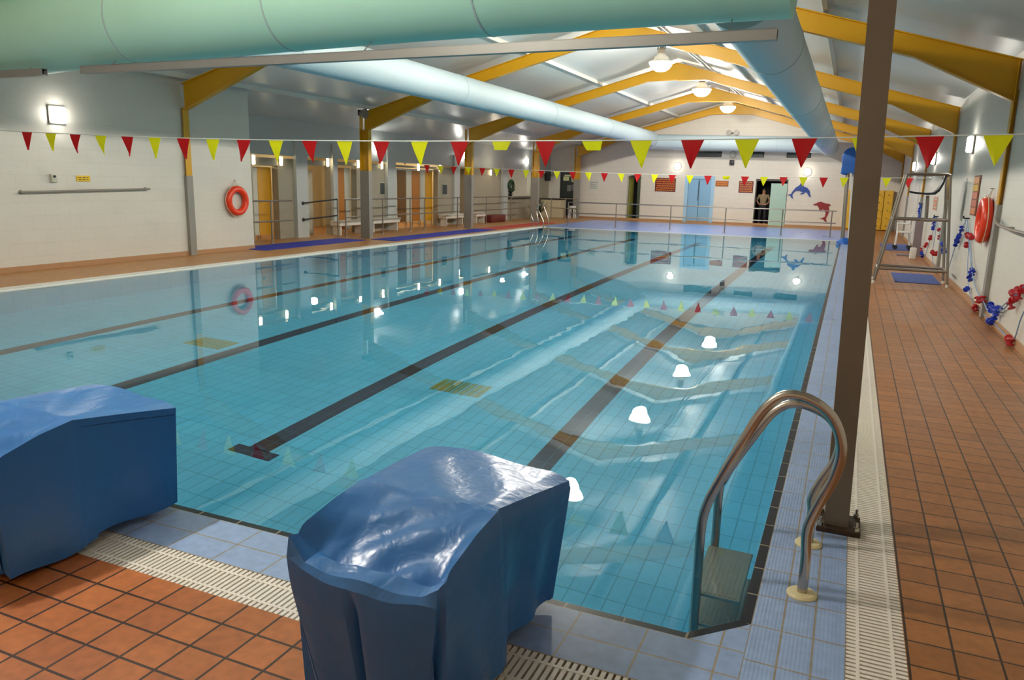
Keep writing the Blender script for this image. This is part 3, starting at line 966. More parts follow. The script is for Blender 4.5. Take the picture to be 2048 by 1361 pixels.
rail('long steel handrail along the far end of the pool', -10.3, 29.0, -0.45, 29.0, (0.0, 0.2, 0.415, 0.62, 0.82, 0.985), GR, hts=(0.5, 0.92))
rail('short steel handrail beside the far left column', -13.0, 34.2, -11.7, 34.2, (0.0, 0.55, 1.0), GR, hts=(0.5, 0.95))

# ------------------------------------------------------------------ mats
def mat_thing(name, label, x0, x1, y0, y1, m, grp, rz=0.0):
    t = B(); t.box(x0, x1, y0, y1, 0.001, 0.014, rz=rz, bevel=0.004)
    q = t
    return tag(obj(name, q, m, smooth=False), label, 'mat', grp)
GM = 'rubber deck mats'
mat_thing('deck_mat', 'royal blue mat on the left deck starting at the blank wall corner', -12.95, -12.0, 13.55, 17.5, M_BLUEM, GM)
mat_thing('deck_mat', 'long royal blue mat running past the second and third columns', -12.05, -11.25, 17.8, 24.3, M_BLUEM, GM)
mat_thing('deck_mat', 'red mat continuing the blue one toward the far ladder', -12.05, -11.3, 24.35, 30.5, M_REDM, GM)
mat_thing('deck_mat', 'slate blue mat under the lifeguard chair', 0.87, 1.62, 15.65, 17.4, M_BLUEG, GM)
mat_thing('deck_mat', 'slate blue mat farther down the right deck under the white wheeled chair', 0.93, 1.72, 24.2, 27.0, M_BLUEG, GM)

# ------------------------------------------------------------------ buntings
def bunting(label, y, flags, x_start, dx, zfun, x_ends, fold, w=0.112, h=0.262, seed=1):
    random.seed(seed)
    t = thing('pennant_bunting', label, 'bunting', (x_ends[0], y, zfun(x_ends[0])), 'backstroke pennant lines over the pool')
    q = B(); n = 40
    q.tube([(x_ends[0] + (x_ends[1] - x_ends[0]) * i / n, y, zfun(x_ends[0] + (x_ends[1] - x_ends[0]) * i / n)) for i in range(n + 1)], 0.0055, 6)
    obj('cord', q, M_CORD, t)
    for k, cflag in enumerate(flags):
        if cflag == ' ':
            continue
        x = x_start + k * dx
        z = zfun(x)
        q = B()
        tilt = random.uniform(-0.25, 0.25) * (0.35 if x > -5 else 1.0)
        curl = random.uniform(-0.05, 0.05)
        hh = h * (0.36 if k in fold else random.uniform(0.94, 1.04))
        wb = w * (0.66 if k in fold else 0.03)
        rows = 6
        V = []
        for side in (-0.0012, 0.0012):
            G = []
            for r_ in range(rows + 1):
                f = r_ / rows
                ww = w + (wb - w) * f
                row = []
                for c_ in range(5):
                    u = -1 + c_ * 0.5
                    row.append(q.bm.verts.new((x + ww * u + tilt * 0.12 * f, y + side + curl * f * f + 0.012 * math.sin(u * 2.4 + k) * f, z - hh * f)))
                G.append(row)
            V.append(G)
        for G in V:
            for r_ in range(rows):
                for c_ in range(4):
                    q.bm.faces.new((G[r_][c_], G[r_][c_ + 1], G[r_ + 1][c_ + 1], G[r_ + 1][c_]))
        A_, D_ = V
        for r_ in range(rows):
            for c_ in (0, 4):
                q.bm.faces.new((A_[r_][c_], A_[r_ + 1][c_], D_[r_ + 1][c_], D_[r_][c_]))
        p_ = obj('pennant', q, M_RED if cflag == 'R' else M_YFLAG, t, angle=50)
        p_['label'] = ('red' if cflag == 'R' else 'yellow') + ' triangular pennant' + (' folded up over the cord' if k in fold else '')
    for xe in x_ends:
        q = B(); q.lathe([(0.02, -0.03), (0.02, 0.03)], 10, (xe, y, zfun(xe)), 'X'); obj('wall_hook', q, M_STEEL, t)
zf = lambda x: 2.065 + 0.0030 * (x + 4.5) ** 2 * (1 if x < -4.5 else 0.6)
bunting('near line of red and yellow triangular pennants across the pool', 7.6, 'RYRYRYRYRYRYRYRYRYYRYRYRY', -11.03, 0.5035, zf, (XL + 0.03, XR - 0.03), (15, 17), seed=3)
zf2 = lambda x: 1.955 + 0.0018 * (x + 3.0) ** 2
bunting('far line of smaller looking red and yellow pennants near the far end', 22.6, 'RYRYRYRYRYRYRYRYRYRYRYRYRYRYR', -13.05, 0.5115, zf2, (-13.9, XR - 0.03), (19,), seed=5)

# ------------------------------------------------------------------ steel post near the ladder
t = thing('steel_post', 'tall brushed steel square post beside the pool ladder', 'post', (0.09, 3.89, 0))
q = B(); zt = roof_z(0.0) - 0.02; lean = -0.024
for (z_, dx_) in ((0.03, 0.0), (zt, lean * zt)):
    pass
A_ = [(0.035, 3.835), (0.145, 3.835), (0.145, 3.945), (0.035, 3.945)]
lo_ = [q.bm.verts.new((x, y, 0.025)) for x, y in A_]
hi_ = [q.bm.verts.new((x + lean * zt, y, zt)) for x, y in A_]
for k in range(4):
    q.bm.faces.new((lo_[k], lo_[(k + 1) % 4], hi_[(k + 1) % 4], hi_[k]))
q.bm.faces.new(hi_)
obj('shaft', q, M_POST, t, smooth=False)
q = B(); q.box(0.0, 0.20, 3.79, 4.0, 0.0, 0.026, bevel=0.004); pl = obj('base_plate', q, mat('rusty_plate', (70, 54, 42), 0.55, 0.5, var=0.3, scale=20), t, smooth=False)
for bx_, by_ in ((0.018, 3.81), (0.18, 3.81), (0.018, 3.98), (0.18, 3.98)):
    q = B(); q.lathe([(0.013, 0.02), (0.013, 0.045), (0.007, 0.045), (0.007, 0.07), (0.0, 0.07)], 6, (bx_, by_, 0)); obj('anchor_bolt', q, M_STEEL, pl)

# ------------------------------------------------------------------ pool ladders
def catmull(P, n=8):
    P = [Vector(p) for p in P]
    out = []
    for i in range(len(P) - 1):
        p0, p1, p2, p3 = P[max(i - 1, 0)], P[i], P[i + 1], P[min(i + 2, len(P) - 1)]
        for k in range(n):
            t_ = k / n
            out.append(0.5 * ((2 * p1) + (-p0 + p2) * t_ + (2 * p0 - 5 * p1 + 4 * p2 - p3) * t_ ** 2 + (-p0 + 3 * p1 - 3 * p2 + p3) * t_ ** 3))
    out.append(P[-1])
    return out
def ladder(loc, label, rz=0.0):
    t = thing('pool_ladder', label, 'pool ladder', loc, 'stainless pool ladders', rz)
    for yy_ in (-0.25, 0.25):
        k_ = 1.0 if yy_ < 0 else 0.80      # the pool-side stanchion is bent to a lower hoop
        path = catmull([(a_, b_, c_ * k_ if c_ > 0.2 else c_) for a_, b_, c_ in [(0.0, yy_, 0.0), (0.0, yy_, 0.16), (-0.005, yy_, 0.29), (0.025, yy_, 0.40), (0.075, yy_, 0.54), (0.085, yy_, 0.66), (0.04, yy_, 0.77), (-0.045, yy_, 0.83), (-0.14, yy_, 0.835),
                        (-0.215, yy_, 0.765), (-0.28, yy_, 0.63), (-0.37, yy_, 0.42), (-0.41, yy_, 0.31), (-0.425, yy_, 0.20), (-0.425, yy_, 0.0), (-0.425, yy_, -0.5), (-0.42, yy_, -1.1)]], 6)
        q = B(); q.tube(path, 0.0205, 16)
        hr = obj('handrail', q, M_STEEL, t, world_xyz=False, angle=60)
        q = B(); q.lathe([(0.03, 0.016), (0.052, 0.014), (0.06, 0.006), (0.06, 0.0)], 24, (0.0, yy_, 0)); f_ = obj('flange', q, mat('yellowed_cream_plastic', (222, 208, 160), 0.45), t, world_xyz=False)
        f_['label'] = 'yellowed cream floor flange'
    for z_ in (-0.20, -0.48, -0.76):
        q = B(); q.box(-0.45, -0.24, -0.235, 0.235, z_ - 0.025, z_, bevel=0.006)
        for i in range(9):
            q.box(-0.44 + i * 0.021, -0.428 + i * 0.021, -0.22, 0.22, z_, z_ + 0.003)
        obj('step', q, mat('ribbed_steel_tread', (200, 196, 186), 0.5, 0.6), t, world_xyz=False, smooth=False)
    return t
ladder((-0.025, 3.37, 0.0), 'chrome pool ladder in front of the tall steel post')
ladder((-10.88, 27.0, 0.0), 'distant chrome pool ladder at the far left pool corner', rz=PI)

# ------------------------------------------------------------------ covered starting blocks
def cover(loc, label, seed, variant):
    random.seed(seed)
    t = thing('starting_block_cover', label, 'starting block cover', loc, 'blue vinyl covers over starting blocks')
    W = 0.265; Y1_, Y0_ = 0.50, -0.44
    nx = 40
    WW = lambda y: 0.258 + (0.055 * y / 0.5 if y > 0 else 0.008)
    CX = lambda y: 0.025 * y / 0.5 if y > 0 else -0.02 * (-y) / 0.44
    YS = [Y0_ + 0.44 * k / 30 for k in range(30)] + [-0.375, -0.352, -0.33] + [0.5 * k / 30 for k in range(31)]
    YS = sorted(set(round(v, 5) for v in YS))
    ny = len(YS) - 1
    def lerp(a, b_, f):
        return a + (b_ - a) * f
    def H(u, y):
        """u -1..1 across, y local (pool side +): bilinear control grid plus small wrinkles"""
        f = min(1, max(0, -y / 0.44))
        UU = (-1, -0.75, -0.5, 0.0, 0.82, 1)
        RR = ((0.50, (0.562, 0.582, 0.586, 0.575, 0.552, 0.532)),
              (0.25, (0.586, 0.598, 0.600, 0.592, 0.580, 0.566)),
              (0.02, (0.602, 0.608, 0.606, 0.603, 0.604, 0.594)),
              (0.00, (0.604, 0.606, 0.600, 0.598, 0.600, 0.594)),
              (-0.16, (0.588, 0.560, 0.540, 0.540, 0.552, 0.572)),
              (-0.33, (0.562, 0.490, 0.462, 0.468, 0.462, 0.530)),
              (-0.352, (0.555, 0.482, 0.452, 0.458, 0.450, 0.522)),
              (-0.375, (0.535, 0.478, 0.474, 0.482, 0.476, 0.500)),
              (-0.425, (0.548, 0.472, 0.470, 0.468, 0.462, 0.496)),
              (-0.44, (0.480, 0.456, 0.450, 0.434, 0.442, 0.440)))
        def ru(row):
            for (ua, za), (ub, zb) in zip(list(zip(UU, row))[:-1], list(zip(UU, row))[1:]):
                if u <= ub + 1e-9:
                    return za + (zb - za) * (u - ua) / (ub - ua)
            return row[-1]
        z = ru(RR[-1][1])
        for (ya, ra), (yb, rb) in zip(RR[:-1], RR[1:]):
            if y >= yb - 1e-9:
                z = lerp(ru(ra), ru(rb), min(1, max(0, (ya - y) / (ya - yb))))
                break
        mid = max(0, 1 - abs(u) ** 4)
        if y < 0:
            z += mid * 0.006 * math.sin(7 * u + 14 * f) * min(1, f * 3)
            z += 0.010 * math.exp(-((u + 0.15) / 0.12) ** 2 - ((f - 0.84) / 0.07) ** 2)
            z += 0.006 * mid * math.sin(11 * u - 4) * math.exp(-((f - 0.72) / 0.12) ** 2)
            z -= 0.010 * math.exp(-((u - 0.55) / 0.25) ** 2 - ((f - 0.62) / 0.14) ** 2)
        else:
            z += mid * 0.004 * math.sin(6 * u + 9 * y * 2)
        return z
    q = B()
    bmv = q.bm
    grid = []
    for j in range(ny + 1):
        y = YS[j]
        row = []
        for i in range(nx + 1):
            u = -1 + 2 * i / nx
            wloc = WW(y)
            # front rim curves back at the middle
            yo = -0.025 * (1 - u * u) * max(0, 1 - j / 8)
            row.append(bmv.verts.new((u * wloc + CX(y), y * (0.84 if y < 0 else 1.0) + yo, H(u, y))))
        grid.append(row)
    for j in range(ny):
        for i in range(nx):
            bmv.faces.new((grid[j][i], grid[j][i + 1], grid[j + 1][i + 1], grid[j + 1][i]))
    ring = [grid[0][i] for i in range(nx + 1)] + [grid[j][nx] for j in range(1, ny + 1)] + [grid[ny][i] for i in range(nx - 1, -1, -1)] + [grid[j][0] for j in range(ny - 1, 0, -1)]
    nR = len(ring)
    levels = 14
    prev = ring
    cen = Vector((0, 0.03, 0))
    for l in range(1, levels + 1):
        f = l / levels
        cur = []
        for k, v0 in enumerate(ring):
            p = v0.co.copy()
            d = Vector((0, 0, 0))
            if abs(p.x - CX(p.y)) > WW(p.y) * 0.985:
                d.x = 1 if p.x > 0 else -1
            if p.y > Y1_ - 0.02: d.y = 1
            if p.y < Y0_ * 0.84 + 0.03: d.y = -1
            s_ = k / nR
            side = abs(p.x - CX(p.y)) > WW(p.y) * 0.985
            front = p.y < Y0_ * 0.84 + 0.03
            hem = 0.022 + 0.010 * math.sin(s_ * 40 + seed) + (0.015 if p.y > 0.08 else 0.0)
            z = lerp(p.z, hem, f)
            fold = 0.018 * f * math.sin(s_ * 2 * PI * 9 + seed) + 0.010 * f * math.sin(s_ * 2 * PI * 17 + 2)
            if side and variant == 0:
                # cover steps in behind a deep vertical fold at mid length
                stepf = 1 / (1 + math.exp((p.y - 0.06) / 0.02))
                fold = 0.010 + 0.040 * f * (stepf - 0.5) * 1.2 + 0.012 * f * math.sin(p.y * 26)
            if side and variant == 1:
                fold = 0.012 * f * math.sin(p.y * 16 + 1) + 0.05 * f * (1 / (1 + math.exp((p.y - 0.0) / 0.05)))
            if front:
                u = p.x / W
                bulge = 0.012 * math.sin(min(1, f * 3.2) * PI * 0.5) * (1 - f)
                pleat = -0.035 * math.exp(-((u + 0.12) / 0.06) ** 2) * min(1, f * 4)
                fold = bulge + pleat + 0.012 * math.sin(u * 5) * f - 0.05 * f
                p.x *= (1 - (0.22 if p.x < 0 else 0.06) * f)
            elif side and p.y < -0.1:
                p.x *= (1 - (0.22 if p.x < 0 else 0.06) * f * min(1, (-p.y - 0.1) / 0.3))
            if p.y > 0:
                p.x *= (1 - 0.12 * f * min(1, p.y / 0.4))
            q_ = p + d.normalized() * fold if d.length else p
            cur.append(bmv.verts.new((q_.x, q_.y, z)))
        for k in range(nR):
            bmv.faces.new((prev[k], prev[(k + 1) % nR], cur[(k + 1) % nR], cur[k]))
        prev = cur
    top_set = set((round(v.co.x, 4), round(v.co.y, 4), round(v.co.z, 4)) for v in ring)
    row_set = set()
    for yk in (0.0, -0.375, -0.352):
        for v in grid[YS.index(yk)]:
            row_set.add((round(v.co.x, 4), round(v.co.y, 4), round(v.co.z, 4), yk))
    rows3 = {k[:3]: k[3] for k in row_set}
    o = obj('cover', q, M_COVER, t, world_xyz=False, angle=34)
    me_ = o.data
    key = [(round(v.co.x, 4), round(v.co.y, 4), round(v.co.z, 4)) for v in me_.vertices]
    for e_ in me_.edges:
        a_, b_ = key[e_.vertices[0]], key[e_.vertices[1]]
        if (a_ in top_set and b_ in top_set) or (a_ in rows3 and b_ in rows3 and rows3[a_] == rows3[b_]):
            e_.use_edge_sharp = True
    # stitched seams along the top edges
    for sgn in (-1, 1):
        q = B()
        pts = [(sgn * (WW(lerp(-0.02, 0.49, k / 30)) * 1.0) + CX(lerp(-0.02, 0.49, k / 30)), lerp(-0.02, 0.49, k / 30), H(sgn * 0.999, lerp(-0.02, 0.49, k / 30)) - 0.035) for k in range(31)]
        q.tube(pts, 0.0016, 5)
        obj('seam', q, mat('dark_blue_seam', (20, 60, 116), 0.5), t, world_xyz=False)
    for sx_ in (-0.15, 0.15):
        for sy_ in (-0.22, 0.22):
            q = B(); q.box(sx_ - 0.03, sx_ + 0.03, sy_ - 0.03, sy_ + 0.03, 0.0, 0.16, bevel=0.004)
            obj('block_foot', q, M_GREYST, t, world_xyz=False, smooth=False)
    return t
cover((-1.215, 2.10, 0), 'blue vinyl starting block cover in the foreground centre, with deep sagging step', 11, 0)
cover((-3.235, 2.10, 0), 'blue vinyl starting block cover cut by the left picture edge', 5, 1)

# ------------------------------------------------------------------ lifebuoys
def lifebuoy(x, y, z, d, label):
    t = thing('lifebuoy', label, 'lifebuoy', (x, y, z), 'orange lifebuoys on the side walls')
    q = B(); q.torus((x + d * 0.075, y, z), 0.255, 0.07, 'X', 48, 16); obj('ring', q, M_RING, t, angle=60)
    for k in range(4):
        a0 = PI / 4 + k * PI / 2
        q = B()
        q.tube([(x + d * (0.075), y + (0.33 + 0.02 * math.sin(i / 8 * PI)) * math.cos(a0 + (i / 8) * PI / 2), z + (0.33 + 0.02 * math.sin(i / 8 * PI)) * math.sin(a0 + (i / 8) * PI / 2)) for i in range(9)], 0.006, 6)
        obj('grab_line', q, M_ROPEW, t)
    q = B(); q.tube([(x + d * 0.05, y - 0.09, z + 0.31), (x + d * 0.02, y, z + 0.44), (x + d * 0.05, y + 0.09, z + 0.31)], 0.005, 6); obj('hanging_cord', q, M_ROPEW, t)
    q = B(); q.cyl((x, y, z + 0.44), (x + d * 0.05, y, z + 0.44), 0.008, 8); obj('hook', q, M_STEEL, t)
lifebuoy(XL, 13.2, 1.10, 1, 'orange lifebuoy on the blank left wall right of the first column')
lifebuoy(XR, 12.65, 1.27, -1, 'orange lifebuoy seen edge-on, hanging on the right wall')

# ------------------------------------------------------------------ left wall fittings
t = thing('wall_grab_rail', 'long horizontal steel bar on the blank left wall', 'rail', (XL, 9.6, 1.33))
q = B(); q.cyl((XL + 0.07, 8.35, 1.30), (XL + 0.07, 10.9, 1.355), 0.018, 10); obj('bar', q, M_GREYST, t)
for y, z in ((8.4, 1.30), (10.85, 1.355)):
    q = B(); q.cyl((XL, y, z), (XL + 0.075, y, z), 0.014, 8); q.lathe([(0.035, 0.0), (0.035, 0.01)], 12, (XL, y, z), 'X'); obj('bracket', q, M_GREYST, t)
t = thing('switch_box', 'small grey switch box on blank left wall above the steel bar', 'switch', (XL, 8.98, 1.53))
q = B(); q.box(XL, XL + 0.05, 8.93, 9.03, 1.46, 1.60, bevel=0.006); obj('housing', q, M_PALEP, t)
q = B(); q.lathe([(0.0, 0.075), (0.02, 0.07), (0.022, 0.05)], 12, (XL, 8.98, 1.56), 'X'); obj('button', q, M_DARK, t)
notice('wall_notice', 'small yellow notice with black print on the blank left wall', 'notice', ('X', XL, 9.42, 9.68, 1.48, 1.58, 1), M_SIGNY, M_SIGNY, rows=2, rm=M_DARK, inset=0.012)

def floodlight(x, y, z, label):
    t = thing('loudspeaker', label, 'loudspeaker', (x, y, z), 'dark loudspeakers in the hall')
    q = B(); q.lathe([(0.05, -0.16), (0.10, -0.10), (0.13, 0.0), (0.14, 0.02), (0.12, 0.02)], 20, (x, y, z), 'Y' if False else 'X'); obj('horn', q, M_GREYST, t)
    q = B(); q.lathe([(0.0, 0.0), (0.12, 0.01)], 20, (x, y, z), 'X'); obj('grille', q, M_DARK, t)
    q = B(); q.box(x - 0.2, x - 0.1, y - 0.05, y + 0.05, z - 0.05, z + 0.10, bevel=0.01); obj('bracket', q, M_DARK, t)
floodlight(-12.25, 17.9, 3.36, 'round loudspeaker at the top of the second column')
for x, y, z, lb in ((-14.0 + 0.12, 35.9, 2.0, 'black box loudspeaker near the dark far-left door'),):
    t = thing('loudspeaker', lb, 'loudspeaker', (x, y, z), 'dark loudspeakers in the hall')
    q = B(); q.box(x - 0.12, x + 0.12, y - 0.14, y + 0.14, z - 0.24, z + 0.24, bevel=0.03); obj('cabinet', q, M_DARK, t)
    q = B(); q.box(x + 0.118, x + 0.13, y - 0.11, y + 0.11, z - 0.2, z + 0.2, bevel=0.003); obj('grille', q, M_VENT, t)
t = thing('loudspeaker', 'small dark loudspeaker low on far wall between the dark vents', 'loudspeaker', (-5.16, YF, 2.75), 'dark loudspeakers in the hall')
q = B(); q.box(-5.26, -5.06, YF - 0.16, YF - 0.02, 2.64, 2.86, bevel=0.02); obj('cabinet', q, M_DARK, t)
q = B(); q.cyl((-5.16, YF, 2.75), (-5.16, YF - 0.05, 2.75), 0.03, 8); obj('bracket', q, M_GREYST, t)
t = thing('wall_clock', 'round grey clock-like disc on the far wall above the small loudspeaker', 'clock', (-5.15, YF, 3.1))
q = B(); q.lathe([(0.0, -0.03), (0.13, -0.03), (0.15, -0.02), (0.15, 0.0)], 24, (-5.15, YF, 3.1), 'Y'); obj('case', q, M_ALU, t)
q = B(); q.lathe([(0.0, -0.034), (0.125, -0.032)], 24, (-5.15, YF, 3.1), 'Y'); obj('dial', q, M_PALEP, t)
t = thing('twin_spotlight', 'small dark twin spotlight on the far gable above the crossing duct', 'spotlight', (-5.22, YF, 4.05))
for dx_ in (-0.16, 0.16):
    q = B(); q.lathe([(0.03, 0.0), (0.11, -0.14), (0.12, -0.15), (0.0, -0.15)], 16, (-5.22 + dx_, YF - 0.06, 4.05), 'Y'); obj('head', q, M_GREYST, t)
q = B(); q.box(-5.36, -5.08, YF - 0.07, YF, 4.0, 4.06); obj('bracket', q, M_DARK, t, smooth=False)

# far wall: vents, doors, boards, dolphins
for x0, x1, lb in ((-6.95, -5.65, 'leftmost of the three dark slot vents high on far wall'), (-4.62, -3.80, 'middle dark slot vent high on the far wall'), (-2.85, -1.85, 'rightmost dark slot vent high on far wall')):
    t = thing('wall_vent', lb, 'vent', ((x0 + x1) / 2, YF, 3.19), 'dark slot vents on the far wall')
    q = B()
    for a_ in ((x0, x1, 2.98, 3.01), (x0, x1, 3.20, 3.23)):
        q.box(a_[0], a_[1], YF - 0.03, YF, a_[2], a_[3])
    q.box(x0, x0 + 0.03, YF - 0.03, YF, 2.98, 3.23); q.box(x1 - 0.03, x1, YF - 0.03, YF, 2.98, 3.23)
    obj('frame', q, M_DARK, t, smooth=False)
    q = B(); q.box(x0 + 0.02, x1 - 0.02, YF - 0.008, YF - 0.001, 3.00, 3.21); obj('glazing', q, M_VENT, t, smooth=False)
def struct_door(n, parts):
    r = None
    for nm, bxs, m in parts:
        q = B()
        for b_ in bxs:
            q.box(*b_)
        if r is None:
            r = struct('door_%d' % n, q, m, smooth=False)
        else:
            o = obj(nm, q, m, r, smooth=False)
# dark glazed door far left
struct_door(1, [('frame', [(-13.42, -13.34, YF + 0.05, YF + 0.13, 0, 2.2), (-12.5, -12.42, YF + 0.05, YF + 0.13, 0, 2.2), (-13.34, -12.5, YF + 0.05, YF + 0.13, 2.1, 2.2), (-13.34, -12.5, YF + 0.06, YF + 0.12, 0, 1.0)], M_DARK),
                ('glass', [(-13.34, -12.5, YF + 0.085, YF + 0.095, 1.0, 2.1)], M_VENT)])
random.seed(9)
for i, (x, z, w_, h_) in enumerate(((-13.12, 1.88, 0.30, 0.2), (-12.74, 1.84, 0.22, 0.24), (-13.02, 2.03, 0.4, 0.08))):  # bright lights in the upper glass, painted as pale patches, not paper
    q = B(); q.box(x - w_ / 2, x + w_ / 2, YF + 0.07, YF + 0.075, z - h_ / 2, z + h_ / 2)
    tag(obj('door_poster', q, mat('cream_green_paper', (226, 230, 176), 0.6), smooth=False), ['pale poster at upper left of the dark door glass', 'pale poster at upper right of the dark door glass', 'thin pale strip along the top of the dark door glass'][i], 'poster', 'papers taped to the dark door')
for i, (x, z) in enumerate(((-12.95, 1.42), (-12.72, 1.46))):
    q = B(); q.box(x - 0.1, x + 0.1, YF + 0.07, YF + 0.075, z - 0.15, z + 0.15)
    tag(obj('door_poster', q, mat('dim_grey_paper', (140, 140, 140), 0.6), smooth=False), ['dim grey sheet, left of the lower pair on the dark door', 'dim grey sheet, right of the lower pair on the dark door'][i], 'poster', 'papers taped to the dark door')
# open doorway with yellowish jamb
struct_door(2, [('frame', [(-9.98, -9.94, YF - 0.01, YF + 0.2, 0, 2.12), (-9.32, -9.28, YF - 0.01, YF + 0.2, 0, 2.12), (-9.94, -9.32, YF - 0.01, YF + 0.2, 2.06, 2.12)], M_PALEP),
                ('door_leaf', [(-9.92, -9.88, YF + 0.2, YF + 0.9, 0, 2.04)], mat('olive_door', (150, 148, 66), 0.45)),
                ('inner_panel', [(-9.75, -9.3, YF + 1.1, YF + 1.15, 0, 2.3)], mat('grey_green_panel', (132, 150, 130), 0.5))])
q = B(); q.box(-9.8, -9.4, YF - 0.03, YF - 0.001, 2.0, 2.1); tag(obj('door_sign', q, M_DARK, smooth=False), 'small dark sign above the open olive doorway', 'sign')
plight((-8.8, YF + 0.8, 2.1), 3, (1, 0.95, 0.8), 0.1)
# double blue doors
struct_door(3, [('frame', [(-7.22, -7.06, YF - 0.02, YF + 0.1, 0, 2.12), (-6.02, -5.86, YF - 0.02, YF + 0.1, 0, 2.12), (-7.06, -6.02, YF - 0.02, YF + 0.1, 2.0, 2.12)], M_BLUEF),
                ('door_leaf', [(-7.05, -6.56, YF + 0.02, YF + 0.06, 0.01, 1.98)], M_BLUED), ('door_leaf', [(-6.54, -6.03, YF + 0.02, YF + 0.06, 0.01, 1.98)], M_BLUED),
                ('glazing_strip', [(-6.60, -6.57, YF + 0.012, YF + 0.022, 1.0, 1.9)], M_VENT)])
# open doorway where the person stands, pale green leaf folded back
struct_door(4, [('frame', [(-4.05, -4.0, YF - 0.01, YF + 0.2, 0, 2.05), (-2.73, -2.68, YF - 0.01, YF + 0.2, 0, 2.05), (-4.0, -2.73, YF - 0.01, YF + 0.2, 1.96, 2.05)], mat('dark_frame', (58, 56, 50), 0.5)),
                ('door_leaf', [(-3.38, -2.70, YF - 0.03, YF + 0.015, 0.01, 1.86)], M_GREEND)])
GS = 'boards with gold lettering on the far wall'
notice('safety_board', 'large red-brown board with gold lettering left of blue doors', 'sign', ('Y', YF, -8.62, -7.65, 1.38, 2.0, -1), M_SIGNR, mat('dark_sign_frame', (60, 16, 8), 0.5), rows=6, rm=M_GOLD, group=GS)
notice('safety_board', 'small orange-brown board right of the blue doors', 'sign', ('Y', YF, -5.82, -5.25, 1.68, 1.93, -1), M_SIGNO, M_SIGNR, rows=2, rm=M_GOLD, group=GS)
notice('safety_board', 'square red-brown board with gold lettering beside the open doorway', 'sign', ('Y', YF, -4.78, -4.15, 1.42, 1.94, -1), M_SIGNR, mat('dark_sign_frame', (60, 16, 8), 0.5), rows=5, rm=M_GOLD, group=GS)
notice('wall_notice', 'small pale green notice on the far wall right of the last column', 'notice', ('Y', YF, -11.85, -11.45, 1.40, 1.78, -1), M_PAPER, M_GREEND, rows=4, rm=M_VENT)
def dolphin(name, label, pts, cx, cz, sx, ox, oz, m):
    q = B(); q.prism([(ox + (x - cx) * sx, oz - (y - cz) * sx) for x, y in pts], YF - 0.03, YF - 0.004, 'XZ')
    tag(obj(name, q, m, smooth=False), label, 'wall decoration', 'dolphin cut-outs on the far wall')
dolphin('dolphin_cutout', 'blue leaping dolphin cut-out on the far wall', [(365, 535), (440, 510), (480, 440), (530, 370), (600, 320), (630, 265), (660, 285), (690, 345), (760, 370), (815, 430), (835, 520), (855, 548), (825, 562), (790, 520), (760, 465), (720, 470), (690, 505), (625, 515), (640, 490), (680, 465), (600, 440), (540, 440), (490, 480), (475, 540), (500, 615), (455, 585), (430, 545)],
        610, 440, 0.00205, -2.18, 1.56, M_DOLB)
dolphin('dolphin_cutout', 'red diving dolphin cut-out on the far wall', [(905, 735), (960, 715), (1010, 685), (1060, 672), (1130, 700), (1230, 715), (1265, 745), (1220, 770), (1240, 850), (1225, 930), (1195, 1000), (1190, 1045), (1215, 1095), (1170, 1085), (1140, 1045), (1060, 1030), (1120, 1015), (1165, 985), (1175, 910), (1140, 850), (1110, 830), (1090, 850), (1075, 890), (1045, 850), (1020, 790), (990, 755), (930, 755)],
        1085, 880, 0.00205, -1.2, 0.70, M_DOLR)

# ------------------------------------------------------------------ lockers
t0 = thing('locker', 'bright yellow locker column nearest the tall steel post', 'locker', (-0.02, 36.15, 0), 'yellow lockers at the far right')
q = B(); q.box(-0.165, 0.165, -0.22, 0.22, 0.03, 1.66, bevel=0.004); obj('carcass', q, M_LOCK, t0, world_xyz=False, smooth=False)
for k in range(5):
    q = B(); q.box(-0.150, 0.150, -0.232, -0.218, 0.06 + k * 0.32, 0.06 + k * 0.32 + 0.295, bevel=0.003)
    dr = obj('locker_door', q, M_LOCK, t0, world_xyz=False, smooth=False)
    q = B(); q.box(-0.03, 0.03, -0.238, -0.23, 0.18 + k * 0.32, 0.22 + k * 0.32); q.box(0.09, 0.12, -0.24, -0.23, 0.13 + k * 0.32, 0.16 + k * 0.32); obj('lock', q, mat('brown_lock', (130, 88, 30), 0.5), dr, world_xyz=False, smooth=False)
for k, lb in enumerate(('second yellow locker column from the left, behind the steel post', 'middle yellow locker column of the five', 'fourth yellow locker column from the left', 'yellow locker column touching the right wall')):
    dup(t0, (-0.02 + 0.35 * (k + 1), 36.15, 0), lb)

# ------------------------------------------------------------------ pool hoist with blue hood
t = thing('pool_hoist', 'pool hoist mast with rounded blue hood at the far right pool corner', 'pool hoist', (-0.10, 26.0, 0))
q = B(); q.cyl((-0.16, 26.0, 0.0), (-0.22, 26.0, 2.2), 0.06, 14); obj('mast', q, M_RAILST, t)
q = B(); q.cyl((0.02, 26.1, 0.1), (-0.08, 26.1, 2.3), 0.035, 12); obj('lift_arm', q, M_WHITEP, t)
q = B()
n = 14
ol = [(-0.42, 2.14)] + [(-0.42 + 0.02, 2.4)] + [(-0.15 + 0.27 * math.cos(PI - PI * k / n), 2.62 + 0.30 * math.sin(PI * k / n)) for k in range(n + 1)] + [(0.12, 2.4), (0.13, 2.06), (-0.02, 2.06), (-0.05, 2.2), (-0.22, 2.2), (-0.24, 2.1), (-0.34, 2.1)]
q.prism(ol, 25.86, 26.12, 'XZ')
ed = [e for e in q.bm.edges if abs(e.verts[0].co.y - e.verts[1].co.y) < 1e-6]
bmesh.ops.bevel(q.bm, geom=ed, offset=0.04, segments=3, affect='EDGES', profile=0.5)
obj('hood', q, M_HOIST, t)
